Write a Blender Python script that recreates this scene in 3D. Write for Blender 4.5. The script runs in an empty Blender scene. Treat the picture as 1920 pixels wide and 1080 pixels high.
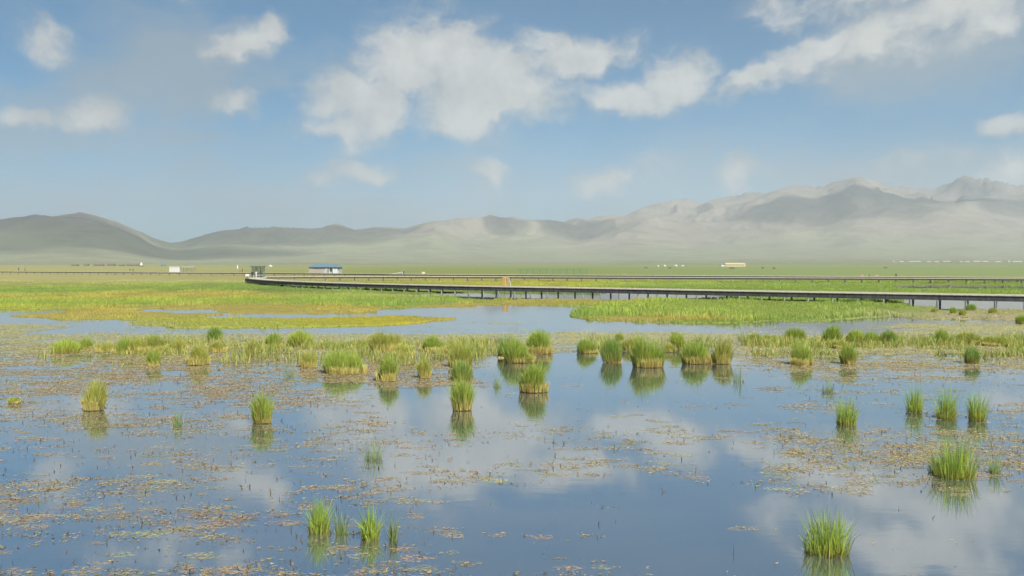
import bpy, math, random
import numpy as np
from mathutils import Vector, Matrix

rng = np.random.default_rng(7)
random.seed(7)
R = math.radians
scene = bpy.context.scene
C = scene.collection

# ------------------------------------------------------------------ camera
CAM_H, FPX, HOR = 4.5, 1600.0, 494.0          # eye height (m), focal length and horizon row of the 1920 px wide photograph
PITCH = math.atan((540.0 - HOR) / FPX)
cam_data = bpy.data.cameras.new('camera')
cam = bpy.data.objects.new('camera', cam_data)
C.objects.link(cam)
cam.location = (0, 0, CAM_H)
cam.rotation_euler = (math.pi / 2 - PITCH, 0, 0)
cam_data.sensor_width = 36.0
cam_data.lens = 36.0 * FPX / 1920.0
cam_data.clip_start = 0.1
cam_data.clip_end = 80000
scene.camera = cam

# ------------------------------------------------------------------ world, sun, exposure
SUN_AZ, SUN_EL = R(152), R(42)
SKY_STRENGTH = 0.07
scene.view_settings.view_transform = 'Standard'
scene.view_settings.look = 'None'
scene.view_settings.exposure = 0.5
scene.view_settings.gamma = 1.0
scene.view_settings.use_curve_mapping = False
scene.cycles.use_denoising = True
scene.cycles.volume_bounces = 1
scene.cycles.use_adaptive_sampling = True
scene.cycles.adaptive_threshold = 0.03
scene.cycles.max_bounces = 3
scene.cycles.diffuse_bounces = 2
scene.cycles.glossy_bounces = 2
scene.cycles.transmission_bounces = 2
scene.cycles.transparent_max_bounces = 8
scene.cycles.caustics_reflective = False
scene.cycles.caustics_refractive = False

sun_data = bpy.data.lights.new('sun', 'SUN')
sun_data.energy = 5.0
sun_data.angle = R(0.5)
sun_data.color = (1.0, 0.95, 0.87)
sun = bpy.data.objects.new('sun', sun_data)
C.objects.link(sun)
sun_dir = Vector((math.sin(SUN_AZ) * math.cos(SUN_EL), math.cos(SUN_AZ) * math.cos(SUN_EL), math.sin(SUN_EL)))
sun.rotation_euler = sun_dir.to_track_quat('Z', 'Y').to_euler()
sun.location = (60, -60, 120)


def ray(px, py):
    """direction of a photograph pixel, world space"""
    a, b = (px - 960.0) / FPX, (540.0 - py) / FPX
    cp, sp = math.cos(PITCH), math.sin(PITCH)
    return np.stack([a + 0 * b, cp + b * sp, -sp + b * cp], -1) if isinstance(a, np.ndarray) else np.array([a, cp + b * sp, -sp + b * cp])


def ground(px, py, z=0.0):
    d = ray(px, py)
    t = (z - CAM_H) / d[..., 2]
    return d[..., 0] * t, d[..., 1] * t


def azel(px, py):
    d = ray(px, py)
    return math.atan2(d[0], d[1]), math.atan2(d[2], math.hypot(d[0], d[1]))


def to_px(x, y, z):
    cp, sp = math.cos(PITCH), math.sin(PITCH)
    zz = z - CAM_H
    f = y * cp - zz * sp
    u = y * sp + zz * cp
    return 960 + FPX * x / f, 540 - FPX * u / f


class NT:
    """small node-tree helper"""
    def __init__(self, tree):
        self.t = tree
        tree.nodes.clear()

    def n(self, kind, ins=None, **props):
        nd = self.t.nodes.new(kind)
        for k, v in props.items():
            setattr(nd, k, v)
        for k, v in (ins or {}).items():
            s = nd.inputs[k]
            if isinstance(v, bpy.types.NodeSocket):
                self.t.links.new(v, s)
            else:
                s.default_value = v
        return nd

    def m(self, op, a, b=0.0, c=0.0, clamp=False):
        nd = self.t.nodes.new('ShaderNodeMath')
        nd.operation = op
        nd.use_clamp = clamp
        for i, v in enumerate((a, b, c)):
            if isinstance(v, bpy.types.NodeSocket):
                self.t.links.new(v, nd.inputs[i])
            else:
                nd.inputs[i].default_value = v
        return nd.outputs[0]

    def mix(self, fac, a, b, blend='MIX'):
        nd = self.t.nodes.new('ShaderNodeMix')
        nd.data_type = 'RGBA'
        nd.blend_type = blend
        for i, v in ((0, fac), (6, a), (7, b)):
            if isinstance(v, bpy.types.NodeSocket):
                self.t.links.new(v, nd.inputs[i])
            elif i == 0:
                nd.inputs[i].default_value = v
            else:
                nd.inputs[i].default_value = (*v, 1.0) if len(v) == 3 else v
        return nd.outputs[2]

    def ramp(self, fac, lo, hi, smooth=True):
        nd = self.n('ShaderNodeMapRange', {0: fac, 1: lo, 2: hi, 3: 0.0, 4: 1.0}, interpolation_type='SMOOTHSTEP' if smooth else 'LINEAR')
        return nd.outputs[0]

    def link(self, a, b):
        self.t.links.new(a, b)


def build_world():
    w = bpy.data.worlds.new('World')
    scene.world = w
    w.use_nodes = True
    t = NT(w.node_tree)
    sky = t.n('ShaderNodeTexSky', sky_type='NISHITA')
    sky.sun_disc = False
    sky.sun_elevation = SUN_EL
    sky.sun_rotation = SUN_AZ
    sky.altitude = 2400
    sky.air_density = 1.0
    sky.dust_density = 0.5
    sky.ozone_density = 1.6
    tc = t.n('ShaderNodeTexCoord')
    sep = t.n('ShaderNodeSeparateXYZ', {0: tc.outputs['Generated']})
    az = t.m('ARCTAN2', sep.outputs[0], sep.outputs[1])
    el = t.m('ARCSINE', sep.outputs[2])
    base = t.n('ShaderNodeCombineXYZ', {0: az, 1: el, 2: 0.0}).outputs[0]
    # billow warp
    w1 = t.n('ShaderNodeTexNoise', {'Vector': base, 'Scale': 7.0, 'Detail': 1.0, 'Roughness': 0.5}, noise_dimensions='2D')
    w1c = t.n('ShaderNodeVectorMath', {0: w1.outputs['Color'], 1: (0.5, 0.5, 0.5)}, operation='SUBTRACT').outputs[0]
    w2 = t.n('ShaderNodeTexNoise', {'Vector': base, 'Scale': 26.0, 'Detail': 3.0, 'Roughness': 0.55}, noise_dimensions='2D')
    w2c = t.n('ShaderNodeVectorMath', {0: w2.outputs['Color'], 1: (0.5, 0.5, 0.5)}, operation='SUBTRACT').outputs[0]
    s1 = t.n('ShaderNodeVectorMath', {0: w1c, 'Scale': 0.022}, operation='SCALE').outputs[0]
    s2 = t.n('ShaderNodeVectorMath', {0: w2c, 'Scale': 0.024}, operation='SCALE').outputs[0]
    p = t.n('ShaderNodeVectorMath', {0: base, 1: s1}, operation='ADD').outputs[0]
    p = t.n('ShaderNodeVectorMath', {0: p, 1: s2}, operation='ADD').outputs[0]

    def blobs(lst):
        acc = None
        for (cx, cy, rx, ry, rot, wt) in lst:
            a, e = azel(cx, cy)
            mp = t.n('ShaderNodeMapping', {'Vector': p, 'Location': (a, e, 0), 'Rotation': (0, 0, R(rot)),
                                           'Scale': (rx / FPX, ry / FPX, 1.0)}, vector_type='TEXTURE')
            g = t.n('ShaderNodeTexGradient', {0: mp.outputs[0]}, gradient_type='SPHERICAL')
            if acc is None:
                acc = t.m('MULTIPLY', g.outputs['Fac'], wt)
            else:
                acc = t.m('MAXIMUM', t.m('MULTIPLY', g.outputs['Fac'], wt), acc)
        return acc

    # (centre px, centre py, half width, half height, tilt, weight): the cumulus seen in the photograph and those whose mirror image lies in the water
    cumulus = [
        (790, 120, 200, 135, 15, 1.2), (900, 165, 270, 120, 8, 1.3), (690, 200, 170, 105, 10, 1.1), (650, 243, 150, 42, 0, 1.0),
        (1070, 113, 190, 60, 13, 1.2), (820, 40, 140, 50, 0, 0.6),
        (1165, 187, 120, 46, -12, 1.15), (1265, 160, 95, 80, 30, 1.15), (1310, 115, 70, 50, -20, 0.6),
        (1440, 140, 130, 44, 26, 1.2), (1540, 98, 130, 42, 26, 1.1), (1640, 78, 135, 62, 20, 1.15), (1780, 22, 230, 85, 15, 1.05),
        (1890, 30, 90, 45, 10, 0.7), (1700, -60, 330, 110, 10, 0.9), (1900, 232, 75, 32, 5, 1.0),
        (450, 85, 90, 52, 14, 1.0), (505, 52, 60, 46, 30, 0.8), (80, 72, 75, 55, 0, 0.62), (175, 218, 80, 50, -10, 0.9), (50, 222, 60, 34, 0, 0.7),
        (440, 195, 90, 36, 0, 0.6), (680, 330, 125, 34, 0, 0.95), (915, 325, 65, 36, 0, 0.75), (1385, 330, 75, 42, 10, 0.85), (1890, 310, 110, 44, 15, 0.95),
        (1720, 300, 150, 42, 10, 0.75), (1160, 325, 220, 48, 6, 0.75),
        (300, -60, 200, 60, 5, 0.6),
    ]
    veil = [
        (350, 150, 350, 210, 0, 1.0), (150, 250, 280, 130, 0, 0.8), (980, 330, 640, 110, 0, 0.55), (300, 390, 560, 120, 0, 0.55),
        (1150, 200, 420, 190, 0, 0.45), (1750, 100, 380, 170, 10, 0.9), (1650, 330, 500, 90, 0, 0.6),
        (700, 400, 900, 70, 0, 0.6), (1300, 370, 700, 80, 0, 0.5),
    ]
    nz = t.n('ShaderNodeTexNoise', {'Vector': t.n('ShaderNodeMapping', {'Vector': p, 'Scale': (1, 1.5, 1)}).outputs[0],
                                    'Scale': 15.0, 'Detail': 6.0, 'Roughness': 0.6}, noise_dimensions='2D').outputs['Fac']
    nzc = t.m('SUBTRACT', nz, 0.5)
    d0 = blobs(cumulus)
    # beyond the frame the same broken cumulus goes on
    mp3 = t.n('ShaderNodeMapping', {'Vector': tc.outputs['Generated'], 'Scale': (1, 1, 2.2)}).outputs[0]
    far_n = t.n('ShaderNodeTexNoise', {'Vector': mp3, 'Scale': 3.2, 'Detail': 4.0, 'Roughness': 0.5}).outputs['Fac']
    out_az = t.ramp(t.m('ABSOLUTE', az), 0.62, 0.8)
    out_el = t.ramp(el, 0.38, 0.52)
    outm = t.m('MAXIMUM', out_az, out_el)
    d_far = t.m('MULTIPLY', t.ramp(far_n, 0.50, 0.75), outm)
    dsum = t.m('ADD', d0, d_far)
    has = t.ramp(dsum, 0.02, 0.25)
    dens = t.m('ADD', dsum, t.m('MULTIPLY', t.m('MULTIPLY', nzc, 1.6), has))
    mask = t.ramp(dens, 0.06, 0.82)
    v0 = blobs(veil)
    vn = t.n('ShaderNodeTexNoise', {'Vector': t.n('ShaderNodeMapping', {'Vector': p, 'Scale': (1, 2.6, 1)}).outputs[0],
                                    'Scale': 6.0, 'Detail': 4.0, 'Roughness': 0.6}, noise_dimensions='2D').outputs['Fac']
    vmask = t.m('MULTIPLY', t.ramp(t.m('ADD', v0, t.m('MULTIPLY', t.m('SUBTRACT', vn, 0.5), 1.5)), 0.1, 0.95), 0.72)
    # cumulus tone: thick parts bright, lee sides and bases greyer
    lit = t.m('MULTIPLY_ADD', t.n('ShaderNodeSeparateXYZ', {0: w2c}).outputs[1], 2.2, 0.5)
    tone = t.m('ADD', t.m('MULTIPLY', lit, 0.6), t.m('MULTIPLY', t.ramp(dens, 0.15, 0.85), 0.5), clamp=True)
    k = 0.55 / SKY_STRENGTH
    cl_dark = tuple(v * k for v in (0.43, 0.46, 0.48))
    cl_lite = tuple(v * k for v in (0.93, 0.905, 0.85))
    ccol = t.mix(tone, cl_dark, cl_lite)
    skyc = t.mix(1.0, sky.outputs[0], (0.20, 0.69, 0.87), 'MULTIPLY')
    col = t.mix(vmask, skyc, tuple(v * k for v in (0.38, 0.46, 0.525)))
    low = t.m('MULTIPLY', t.ramp(t.m('ABSOLUTE', el), 0.17, 0.02), t.m('MULTIPLY_ADD', vn, 0.55, 0.42))
    col = t.mix(low, col, tuple(v * k for v in (0.45, 0.51, 0.56)))
    col = t.mix(t.m('MULTIPLY', mask, 0.88), col, ccol)
    bg = t.n('ShaderNodeBackground', {0: col, 1: SKY_STRENGTH})
    out = t.n('ShaderNodeOutputWorld')
    t.link(bg.outputs[0], out.inputs[0])


build_world()


# ------------------------------------------------------------------ numpy noise
def _hash(ix, iy, seed):
    n = (ix.astype(np.int64) * 374761393 + iy.astype(np.int64) * 668265263 + seed * 1442695041) & 0x7fffffff
    n = ((n ^ (n >> 13)) * 1274126177) & 0x7fffffff
    return ((n ^ (n >> 16)) & 0xffff) / 65535.0


def vnoise(x, y, seed=0):
    ix, iy = np.floor(x), np.floor(y)
    fx, fy = x - ix, y - iy
    fx, fy = fx * fx * fx * (fx * (fx * 6 - 15) + 10), fy * fy * fy * (fy * (fy * 6 - 15) + 10)
    a, b = _hash(ix, iy, seed), _hash(ix + 1, iy, seed)
    c, d = _hash(ix, iy + 1, seed), _hash(ix + 1, iy + 1, seed)
    return (a * (1 - fx) + b * fx) * (1 - fy) + (c * (1 - fx) + d * fx) * fy


def fbm(x, y, octv=5, seed=0, gain=0.5, ridged=False):
    s, a, tot = 0.0, 1.0, 0.0
    for i in range(octv):
        v = vnoise(x * 2 ** i + 17.3 * i, y * 2 ** i - 9.1 * i, seed + i)
        if ridged:
            v = 1 - np.abs(2 * v - 1)
            v = v * v
        s = s + a * v
        tot += a
        a *= gain
    return s / tot


def smooth(a, b, x):
    t = np.clip((x - a) / (b - a), 0, 1)
    return t * t * (3 - 2 * t)


def inside(poly, px, py):
    """vectorised point in polygon"""
    r = np.zeros(px.shape, bool)
    n = len(poly)
    for i in range(n):
        x1, y1 = poly[i]
        x2, y2 = poly[(i + 1) % n]
        if y1 == y2:
            continue
        c = ((y1 > py) != (y2 > py)) & (px < (x2 - x1) * (py - y1) / (y2 - y1) + x1)
        r ^= c
    return r


# ------------------------------------------------------------------ mesh helpers
def mesh_np(name, verts, faces, cols=None, smooth_shade=False):
    """verts (n,3); faces: int array (m,3) or (m,4)"""
    me = bpy.data.meshes.new(name)
    verts = np.asarray(verts, np.float32)
    faces = np.asarray(faces, np.int32)
    k = faces.shape[1]
    me.vertices.add(len(verts))
    me.vertices.foreach_set('co', verts.ravel())
    me.loops.add(faces.size)
    me.loops.foreach_set('vertex_index', faces.ravel())
    me.polygons.add(len(faces))
    me.polygons.foreach_set('loop_start', np.arange(0, faces.size, k, dtype=np.int32))
    me.polygons.foreach_set('loop_total', np.full(len(faces), k, np.int32))
    if smooth_shade:
        me.polygons.foreach_set('use_smooth', np.ones(len(faces), bool))
    if cols is not None:
        at = me.color_attributes.new('tint', 'FLOAT_COLOR', 'POINT')
        c4 = np.ones((len(verts), 4), np.float32)
        c4[:, :3] = cols
        at.data.foreach_set('color', c4.ravel())
    me.update(calc_edges=True)
    return me


def add(name, me, mat=None, parent=None, loc=None):
    o = bpy.data.objects.new(name, me)
    C.objects.link(o)
    if mat is not None and me is not None and not me.materials:
        me.materials.append(mat)
    if parent is not None:
        o.parent = parent
    if loc is not None:
        o.location = loc
    return o


def thing(name, label, cat, loc=(0, 0, 0), rz=0.0, group=None):
    o = bpy.data.objects.new(name, None)
    o.empty_display_size = 0.3
    C.objects.link(o)
    o.location = loc
    o.rotation_euler = (0, 0, rz)
    tag(o, label, cat, group)
    return o


def tag(o, label=None, cat=None, group=None, kind=None):
    for k_, v in (('label', label), ('category', cat), ('group', group), ('kind', kind)):
        if v:
            o[k_] = v
    return o


class MB:
    """collects boxes, prisms and tubes into one mesh"""
    def __init__(self):
        self.v, self.f = [], []

    def box(self, x0, x1, y0, y1, z0, z1):
        b = len(self.v)
        self.v += [(x, y, z) for z in (z0, z1) for y in (y0, y1) for x in (x0, x1)]
        self.f += [tuple(b + i for i in q) for q in ((0, 2, 3, 1), (4, 5, 7, 6), (0, 1, 5, 4), (2, 6, 7, 3), (0, 4, 6, 2), (1, 3, 7, 5))]
        return self

    def hexa(self, pts):
        """8 points: lower ring then upper ring, both counter-clockwise"""
        b = len(self.v)
        self.v += [tuple(p) for p in pts]
        self.f += [tuple(b + i for i in q) for q in ((3, 2, 1, 0), (4, 5, 6, 7), (0, 1, 5, 4), (1, 2, 6, 5), (2, 3, 7, 6), (3, 0, 4, 7))]
        return self

    def tube(self, p0, p1, r0, r1, n=8, cap=True):
        p0, p1 = Vector(p0), Vector(p1)
        d = (p1 - p0).normalized()
        a = d.orthogonal().normalized()
        c = d.cross(a)
        b = len(self.v)
        for p, r in ((p0, r0), (p1, r1)):
            for i in range(n):
                th = 2 * math.pi * i / n
                self.v.append(tuple(p + a * math.cos(th) * r + c * math.sin(th) * r))
        for i in range(n):
            j = (i + 1) % n
            self.f.append((b + i, b + j, b + n + j, b + n + i))
        if cap:
            self.f.append(tuple(b + n - 1 - i for i in range(n)))
            self.f.append(tuple(b + n + i for i in range(n)))
        return self

    def poly(self, pts):
        b = len(self.v)
        self.v += [tuple(p) for p in pts]
        self.f.append(tuple(range(b, b + len(pts))))
        return self

    def lathe(self, prof, n=20, cx=0, cy=0):
        b = len(self.v)
        for (r, z) in prof:
            for i in range(n):
                th = 2 * math.pi * i / n
                self.v.append((cx + r * math.cos(th), cy + r * math.sin(th), z))
        for k_ in range(len(prof) - 1):
            for i in range(n):
                j = (i + 1) % n
                self.f.append((b + k_ * n + i, b + k_ * n + j, b + (k_ + 1) * n + j, b + (k_ + 1) * n + i))
        return self

    def mesh(self, name):
        me = bpy.data.meshes.new(name)
        me.from_pydata(self.v, [], self.f)
        me.update()
        return me

    def build(self, name, mat, parent=None, loc=None, bevel=0.0):
        o = add(name, self.mesh(name), mat, parent, loc)
        if bevel:
            md = o.modifiers.new('bevel', 'BEVEL')
            md.width = bevel
            md.segments = 2
        return o


# ------------------------------------------------------------------ materials
def mat_new(name):
    m = bpy.data.materials.new(name)
    m.use_nodes = True
    return m, NT(m.node_tree)


def mat_plain(name, col, rough=0.7, var=0.25, scale=6.0, metallic=0.0, bump=0.0):
    m, t = mat_new(name)
    tc = t.n('ShaderNodeTexCoord')
    nz = t.n('ShaderNodeTexNoise', {'Vector': tc.outputs['Object'], 'Scale': scale, 'Detail': 6.0, 'Roughness': 0.6}).outputs['Fac']
    lo = tuple(c * (1 - var) for c in col)
    hi = tuple(min(1, c * (1 + var)) for c in col)
    c = t.mix(t.ramp(nz, 0.3, 0.7), lo, hi)
    p = t.n('ShaderNodeBsdfPrincipled', {'Base Color': c, 'Roughness': rough, 'Metallic': metallic})
    if bump:
        b = t.n('ShaderNodeBump', {'Height': nz, 'Strength': bump, 'Distance': 0.02})
        t.link(b.outputs[0], p.inputs['Normal'])
    o = t.n('ShaderNodeOutputMaterial')
    t.link(p.outputs[0], o.inputs[0])
    return m


def mat_blade(name, rough=0.55, transl=0.45):
    """grass: colour stored per blade, some light passing through"""
    m, t = mat_new(name)
    at = t.n('ShaderNodeAttribute', attribute_name='tint')
    p = t.n('ShaderNodeBsdfPrincipled', {'Base Color': at.outputs['Color'], 'Roughness': rough})
    p.inputs['Specular IOR Level'].default_value = 0.3
    tr = t.n('ShaderNodeBsdfTranslucent', {'Color': at.outputs['Color']})
    mx = t.n('ShaderNodeMixShader', {0: transl, 1: p.outputs[0], 2: tr.outputs[0]})
    o = t.n('ShaderNodeOutputMaterial')
    t.link(mx.outputs[0], o.inputs[0])
    return m


def mat_water():
    m, t = mat_new('marsh water')
    geo = t.n('ShaderNodeNewGeometry')
    mp = t.n('ShaderNodeMapping', {'Vector': geo.outputs['Position'], 'Scale': (0.6, 1.6, 1.0)}).outputs[0]
    n1 = t.n('ShaderNodeTexNoise', {'Vector': mp, 'Scale': 2.2, 'Detail': 4.0, 'Roughness': 0.55}).outputs['Fac']
    n2 = t.n('ShaderNodeTexNoise', {'Vector': mp, 'Scale': 0.16, 'Detail': 5.0, 'Roughness': 0.6}).outputs['Fac']
    b = t.n('ShaderNodeBump', {'Height': n1, 'Strength': 0.05, 'Distance': 0.02})
    body = t.mix(t.ramp(n2, 0.35, 0.65), (0.06, 0.085, 0.10), (0.12, 0.12, 0.105))
    df = t.n('ShaderNodeBsdfDiffuse', {0: body})
    gl = t.n('ShaderNodeBsdfGlossy', {'Color': (0.93, 0.95, 0.97, 1), 'Roughness': 0.035, 'Normal': b.outputs[0]})
    fr = t.n('ShaderNodeFresnel', {'IOR': 2.1})
    fac = t.m('ADD', t.m('MULTIPLY', fr.outputs[0], 0.52), 0.47, clamp=True)
    mx = t.n('ShaderNodeMixShader', {0: fac, 1: df.outputs[0], 2: gl.outputs[0]})
    o = t.n('ShaderNodeOutputMaterial')
    t.link(mx.outputs[0], o.inputs[0])
    return m


def mat_ground():
    """vegetation colour from the zones of the sheet, broken up by noise at several scales"""
    m, t = mat_new('marsh ground')
    geo = t.n('ShaderNodeNewGeometry')
    at = t.n('ShaderNodeAttribute', attribute_name='tint')
    n1 = t.n('ShaderNodeTexNoise', {'Vector': geo.outputs['Position'], 'Scale': 1.3, 'Detail': 6.0, 'Roughness': 0.65}).outputs['Fac']
    n2 = t.n('ShaderNodeTexNoise', {'Vector': geo.outputs['Position'], 'Scale': 0.07, 'Detail': 6.0, 'Roughness': 0.6}).outputs['Fac']
    c = t.mix(t.m('MULTIPLY', t.ramp(n1, 0.35, 0.7), 0.45), at.outputs['Color'], (0.15, 0.15, 0.05))
    c = t.mix(t.m('MULTIPLY', t.ramp(n2, 0.45, 0.7), 0.35), c, (0.25, 0.23, 0.08))
    b = t.n('ShaderNodeBump', {'Height': n1, 'Strength': 0.6, 'Distance': 0.15})
    p = t.n('ShaderNodeBsdfPrincipled', {'Base Color': c, 'Roughness': 0.9, 'Normal': b.outputs[0]})
    p.inputs['Specular IOR Level'].default_value = 0.1
    o = t.n('ShaderNodeOutputMaterial')
    t.link(p.outputs[0], o.inputs[0])
    return m


def mat_mountain():
    m, t = mat_new('mountain slopes')
    geo = t.n('ShaderNodeNewGeometry')
    at = t.n('ShaderNodeAttribute', attribute_name='tint')
    n1 = t.n('ShaderNodeTexNoise', {'Vector': geo.outputs['Position'], 'Scale': 0.004, 'Detail': 9.0, 'Roughness': 0.68}).outputs['Fac']
    c = t.mix(t.m('MULTIPLY', t.ramp(n1, 0.42, 0.68), 0.4), at.outputs['Color'], (0.12, 0.11, 0.085))
    b = t.n('ShaderNodeBump', {'Height': n1, 'Strength': 0.6, 'Distance': 90.0})
    p = t.n('ShaderNodeBsdfPrincipled', {'Base Color': c, 'Roughness': 0.95, 'Normal': b.outputs[0]})
    p.inputs['Specular IOR Level'].default_value = 0.05
    o = t.n('ShaderNodeOutputMaterial')
    t.link(p.outputs[0], o.inputs[0])
    return m


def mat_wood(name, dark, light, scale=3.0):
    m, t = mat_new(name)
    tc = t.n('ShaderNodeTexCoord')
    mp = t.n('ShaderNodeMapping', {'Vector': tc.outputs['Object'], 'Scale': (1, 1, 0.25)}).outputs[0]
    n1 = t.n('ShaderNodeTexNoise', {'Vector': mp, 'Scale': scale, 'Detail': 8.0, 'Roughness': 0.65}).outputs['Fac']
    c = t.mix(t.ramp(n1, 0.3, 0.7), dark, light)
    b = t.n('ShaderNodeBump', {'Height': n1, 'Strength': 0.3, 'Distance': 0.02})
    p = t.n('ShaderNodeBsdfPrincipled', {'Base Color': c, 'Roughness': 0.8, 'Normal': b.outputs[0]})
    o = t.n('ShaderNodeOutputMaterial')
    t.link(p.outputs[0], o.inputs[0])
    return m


def mat_film():
    m, t = mat_new('weed film')
    at = t.n('ShaderNodeAttribute', attribute_name='tint')
    geo = t.n('ShaderNodeNewGeometry')
    nz = t.n('ShaderNodeTexNoise', {'Vector': geo.outputs['Position'], 'Scale': 14.0, 'Detail': 3.0}).outputs['Fac']
    df = t.n('ShaderNodeBsdfDiffuse', {0: at.outputs['Color']})
    tr = t.n('ShaderNodeBsdfTransparent')
    mx = t.n('ShaderNodeMixShader', {0: t.m('MULTIPLY', t.ramp(nz, 0.40, 0.65), 0.55), 1: tr.outputs[0], 2: df.outputs[0]})
    o = t.n('ShaderNodeOutputMaterial')
    t.link(mx.outputs[0], o.inputs[0])
    return m


M = dict(
    film=mat_film(),
    water=mat_water(), ground=mat_ground(), mountain=mat_mountain(), blade=mat_blade('grass blades'),
    weed=mat_blade('floating weed', 0.5, 0.2),
    deck=mat_wood('weathered deck boards', (0.46, 0.41, 0.31), (0.62, 0.56, 0.44)),
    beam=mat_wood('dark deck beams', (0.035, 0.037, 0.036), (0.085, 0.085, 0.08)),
    post=mat_wood('grey posts', (0.20, 0.20, 0.19), (0.40, 0.39, 0.36)),
)

# ------------------------------------------------------------------ land zones (photograph pixels on the water plane -> ground positions)
LAND = [
    # left meadow with its ragged front shore
    [(-900, 497), (-900, 580), (-60, 580), (0, 580), (110, 579), (135, 584), (245, 585), (275, 580), (400, 578), (425, 584), (440, 589), (560, 589), (690, 587), (700, 581),
     (725, 577), (800, 575), (850, 576), (905, 571), (940, 568), (975, 563), (930, 563), (850, 558), (780, 553), (705, 551), (780, 549.5), (900, 549), (1005, 550.5), (1130, 551.5), (1145, 547), (1250, 544), (1400, 546),
     (1420, 556), (1500, 559), (1600, 561), (1690, 563), (1710, 556), (1760, 552), (1990, 553), (2800, 556), (2800, 497)],
    # orange mat by the boardwalk
    [(850, 576), (905, 569), (980, 562), (1040, 560.5), (1100, 561.5), (1160, 566), (1130, 572), (1060, 573), (940, 572)],
    # green meadow on the right
    [(1072, 590), (1090, 580), (1130, 570), (1160, 565), (1240, 561), (1300, 560), (1350, 559), (1400, 557), (1500, 558), (1600, 560), (1680, 564), (1705, 573), (1695, 590), (1620, 598), (1500, 602), (1350, 604), (1200, 603.5), (1110, 599)],
    # yellow islands
    [(245, 606), (300, 601), (400, 597), (600, 597), (750, 594.5), (820, 597), (858, 601), (790, 606), (700, 612), (560, 614), (430, 615), (330, 613), (270, 610)],
    [(20, 592), (80, 589), (140, 584), (250, 585), (330, 588), (425, 589), (370, 596), (270, 599), (110, 598)],
    # muddy right shore
    [(1690, 575), (1740, 576), (1760, 581), (1800, 584), (1860, 582), (1940, 580), (2300, 582), (2300, 604), (1930, 604), (1850, 600), (1750, 598), (1680, 594)],
]
POOLS = [[(1640, 536), (1720, 535), (1930, 535.5), (2300, 536), (2300, 543), (1930, 543.5), (1800, 543), (1700, 541)]]

# vegetation colour of the zones: (px, py, weight radius x, radius y, colour)
ST, OL, GR, DG, OR, YG, TN = (0.38, 0.35, 0.15), (0.28, 0.27, 0.09), (0.19, 0.255, 0.05), (0.13, 0.19, 0.045), (0.32, 0.265, 0.065), (0.28, 0.295, 0.05), (0.36, 0.31, 0.18)
ZONES = [
    (200, 505, 400, 6, ST), (200, 520, 400, 7, ST), (600, 520, 300, 5, OL), (100, 533, 260, 5, OL), (300, 538, 300, 5, GR), (560, 540, 200, 6, DG), (50, 548, 160, 5, GR),
    (150, 556, 160, 4, OR), (400, 552, 160, 4, OR), (300, 563, 260, 6, YG), (620, 562, 160, 7, GR), (200, 570, 220, 5, GR), (60, 576, 130, 4, YG),
    (360, 578, 160, 4, OR), (600, 580, 160, 5, OR), (720, 566, 80, 6, GR), (850, 563, 90, 5, GR), (780, 545, 140, 5, GR), (930, 547, 140, 4, DG),
    (900, 573, 60, 4, OR), (1060, 566, 90, 5, OR), (700, 555, 120, 4, OL),
    (1090, 588, 40, 8, GR), (1250, 575, 150, 8, (0.23, 0.285, 0.05)), (1250, 598, 110, 2.5, OR), (1500, 570, 200, 6, GR), (1450, 582, 220, 6, (0.23, 0.28, 0.055)), (1500, 594, 200, 5, GR), (1650, 580, 80, 9, GR), (1600, 563, 120, 5, GR),
    (300, 593, 250, 5, OR), (450, 606, 200, 8, YG), (700, 601, 120, 6, (0.36, 0.31, 0.02)), (820, 600, 60, 4, OR), (330, 609, 60, 5, OL),
    (1800, 592, 160, 9, TN), (1780, 580, 60, 5, OL), (1900, 586, 60, 5, OL),
    (900, 526, 240, 4, (0.34, 0.31, 0.06)), (1000, 534, 150, 4, (0.30, 0.29, 0.05)), (1250, 530, 150, 5, (0.24, 0.28, 0.06)), (1500, 530, 250, 5, (0.22, 0.28, 0.06)), (1500, 538, 250, 3, GR), (1750, 530, 200, 4, GR), (1800, 547, 200, 5, GR),
    (900, 508, 400, 6, (0.21, 0.25, 0.08)), (1500, 508, 500, 7, (0.24, 0.30, 0.12)), (1000, 500, 800, 2.5, (0.24, 0.29, 0.12)), (1250, 548, 140, 5, DG), (1550, 552, 120, 5, GR),
]


def zone_col(px, py):
    num = np.zeros(px.shape + (3,))
    den = np.full(px.shape, 1e-6)
    for (cx, cy, rx, ry, c) in ZONES:
        w = np.exp(-(((px - cx) / rx) ** 2 + ((py - cy) / ry) ** 2)) + 1e-9
        num += w[..., None] * np.array(c)
        den += w
    return num / den[..., None]


def land_mask(px, py):
    """soft edged land: noise frays the shore"""
    x, y = ground(px, py)
    wob = (fbm(x * 0.45, y * 0.3, 5, 3, 0.6) - 0.5)
    dy = (py - HOR) ** 2 / (FPX * CAM_H)            # pixels of image height per metre of depth
    qx = px + wob * 60
    qy = py + (fbm(x * 0.3 + 40, y * 0.2, 5, 5, 0.6) - 0.5) * np.clip(5.0 * dy, 0, 9)
    r = np.zeros(px.shape, bool)
    for p in LAND:
        r |= inside(p, qx, qy)
    for p in POOLS:
        r &= ~inside(p, qx, qy)
    return r


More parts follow.
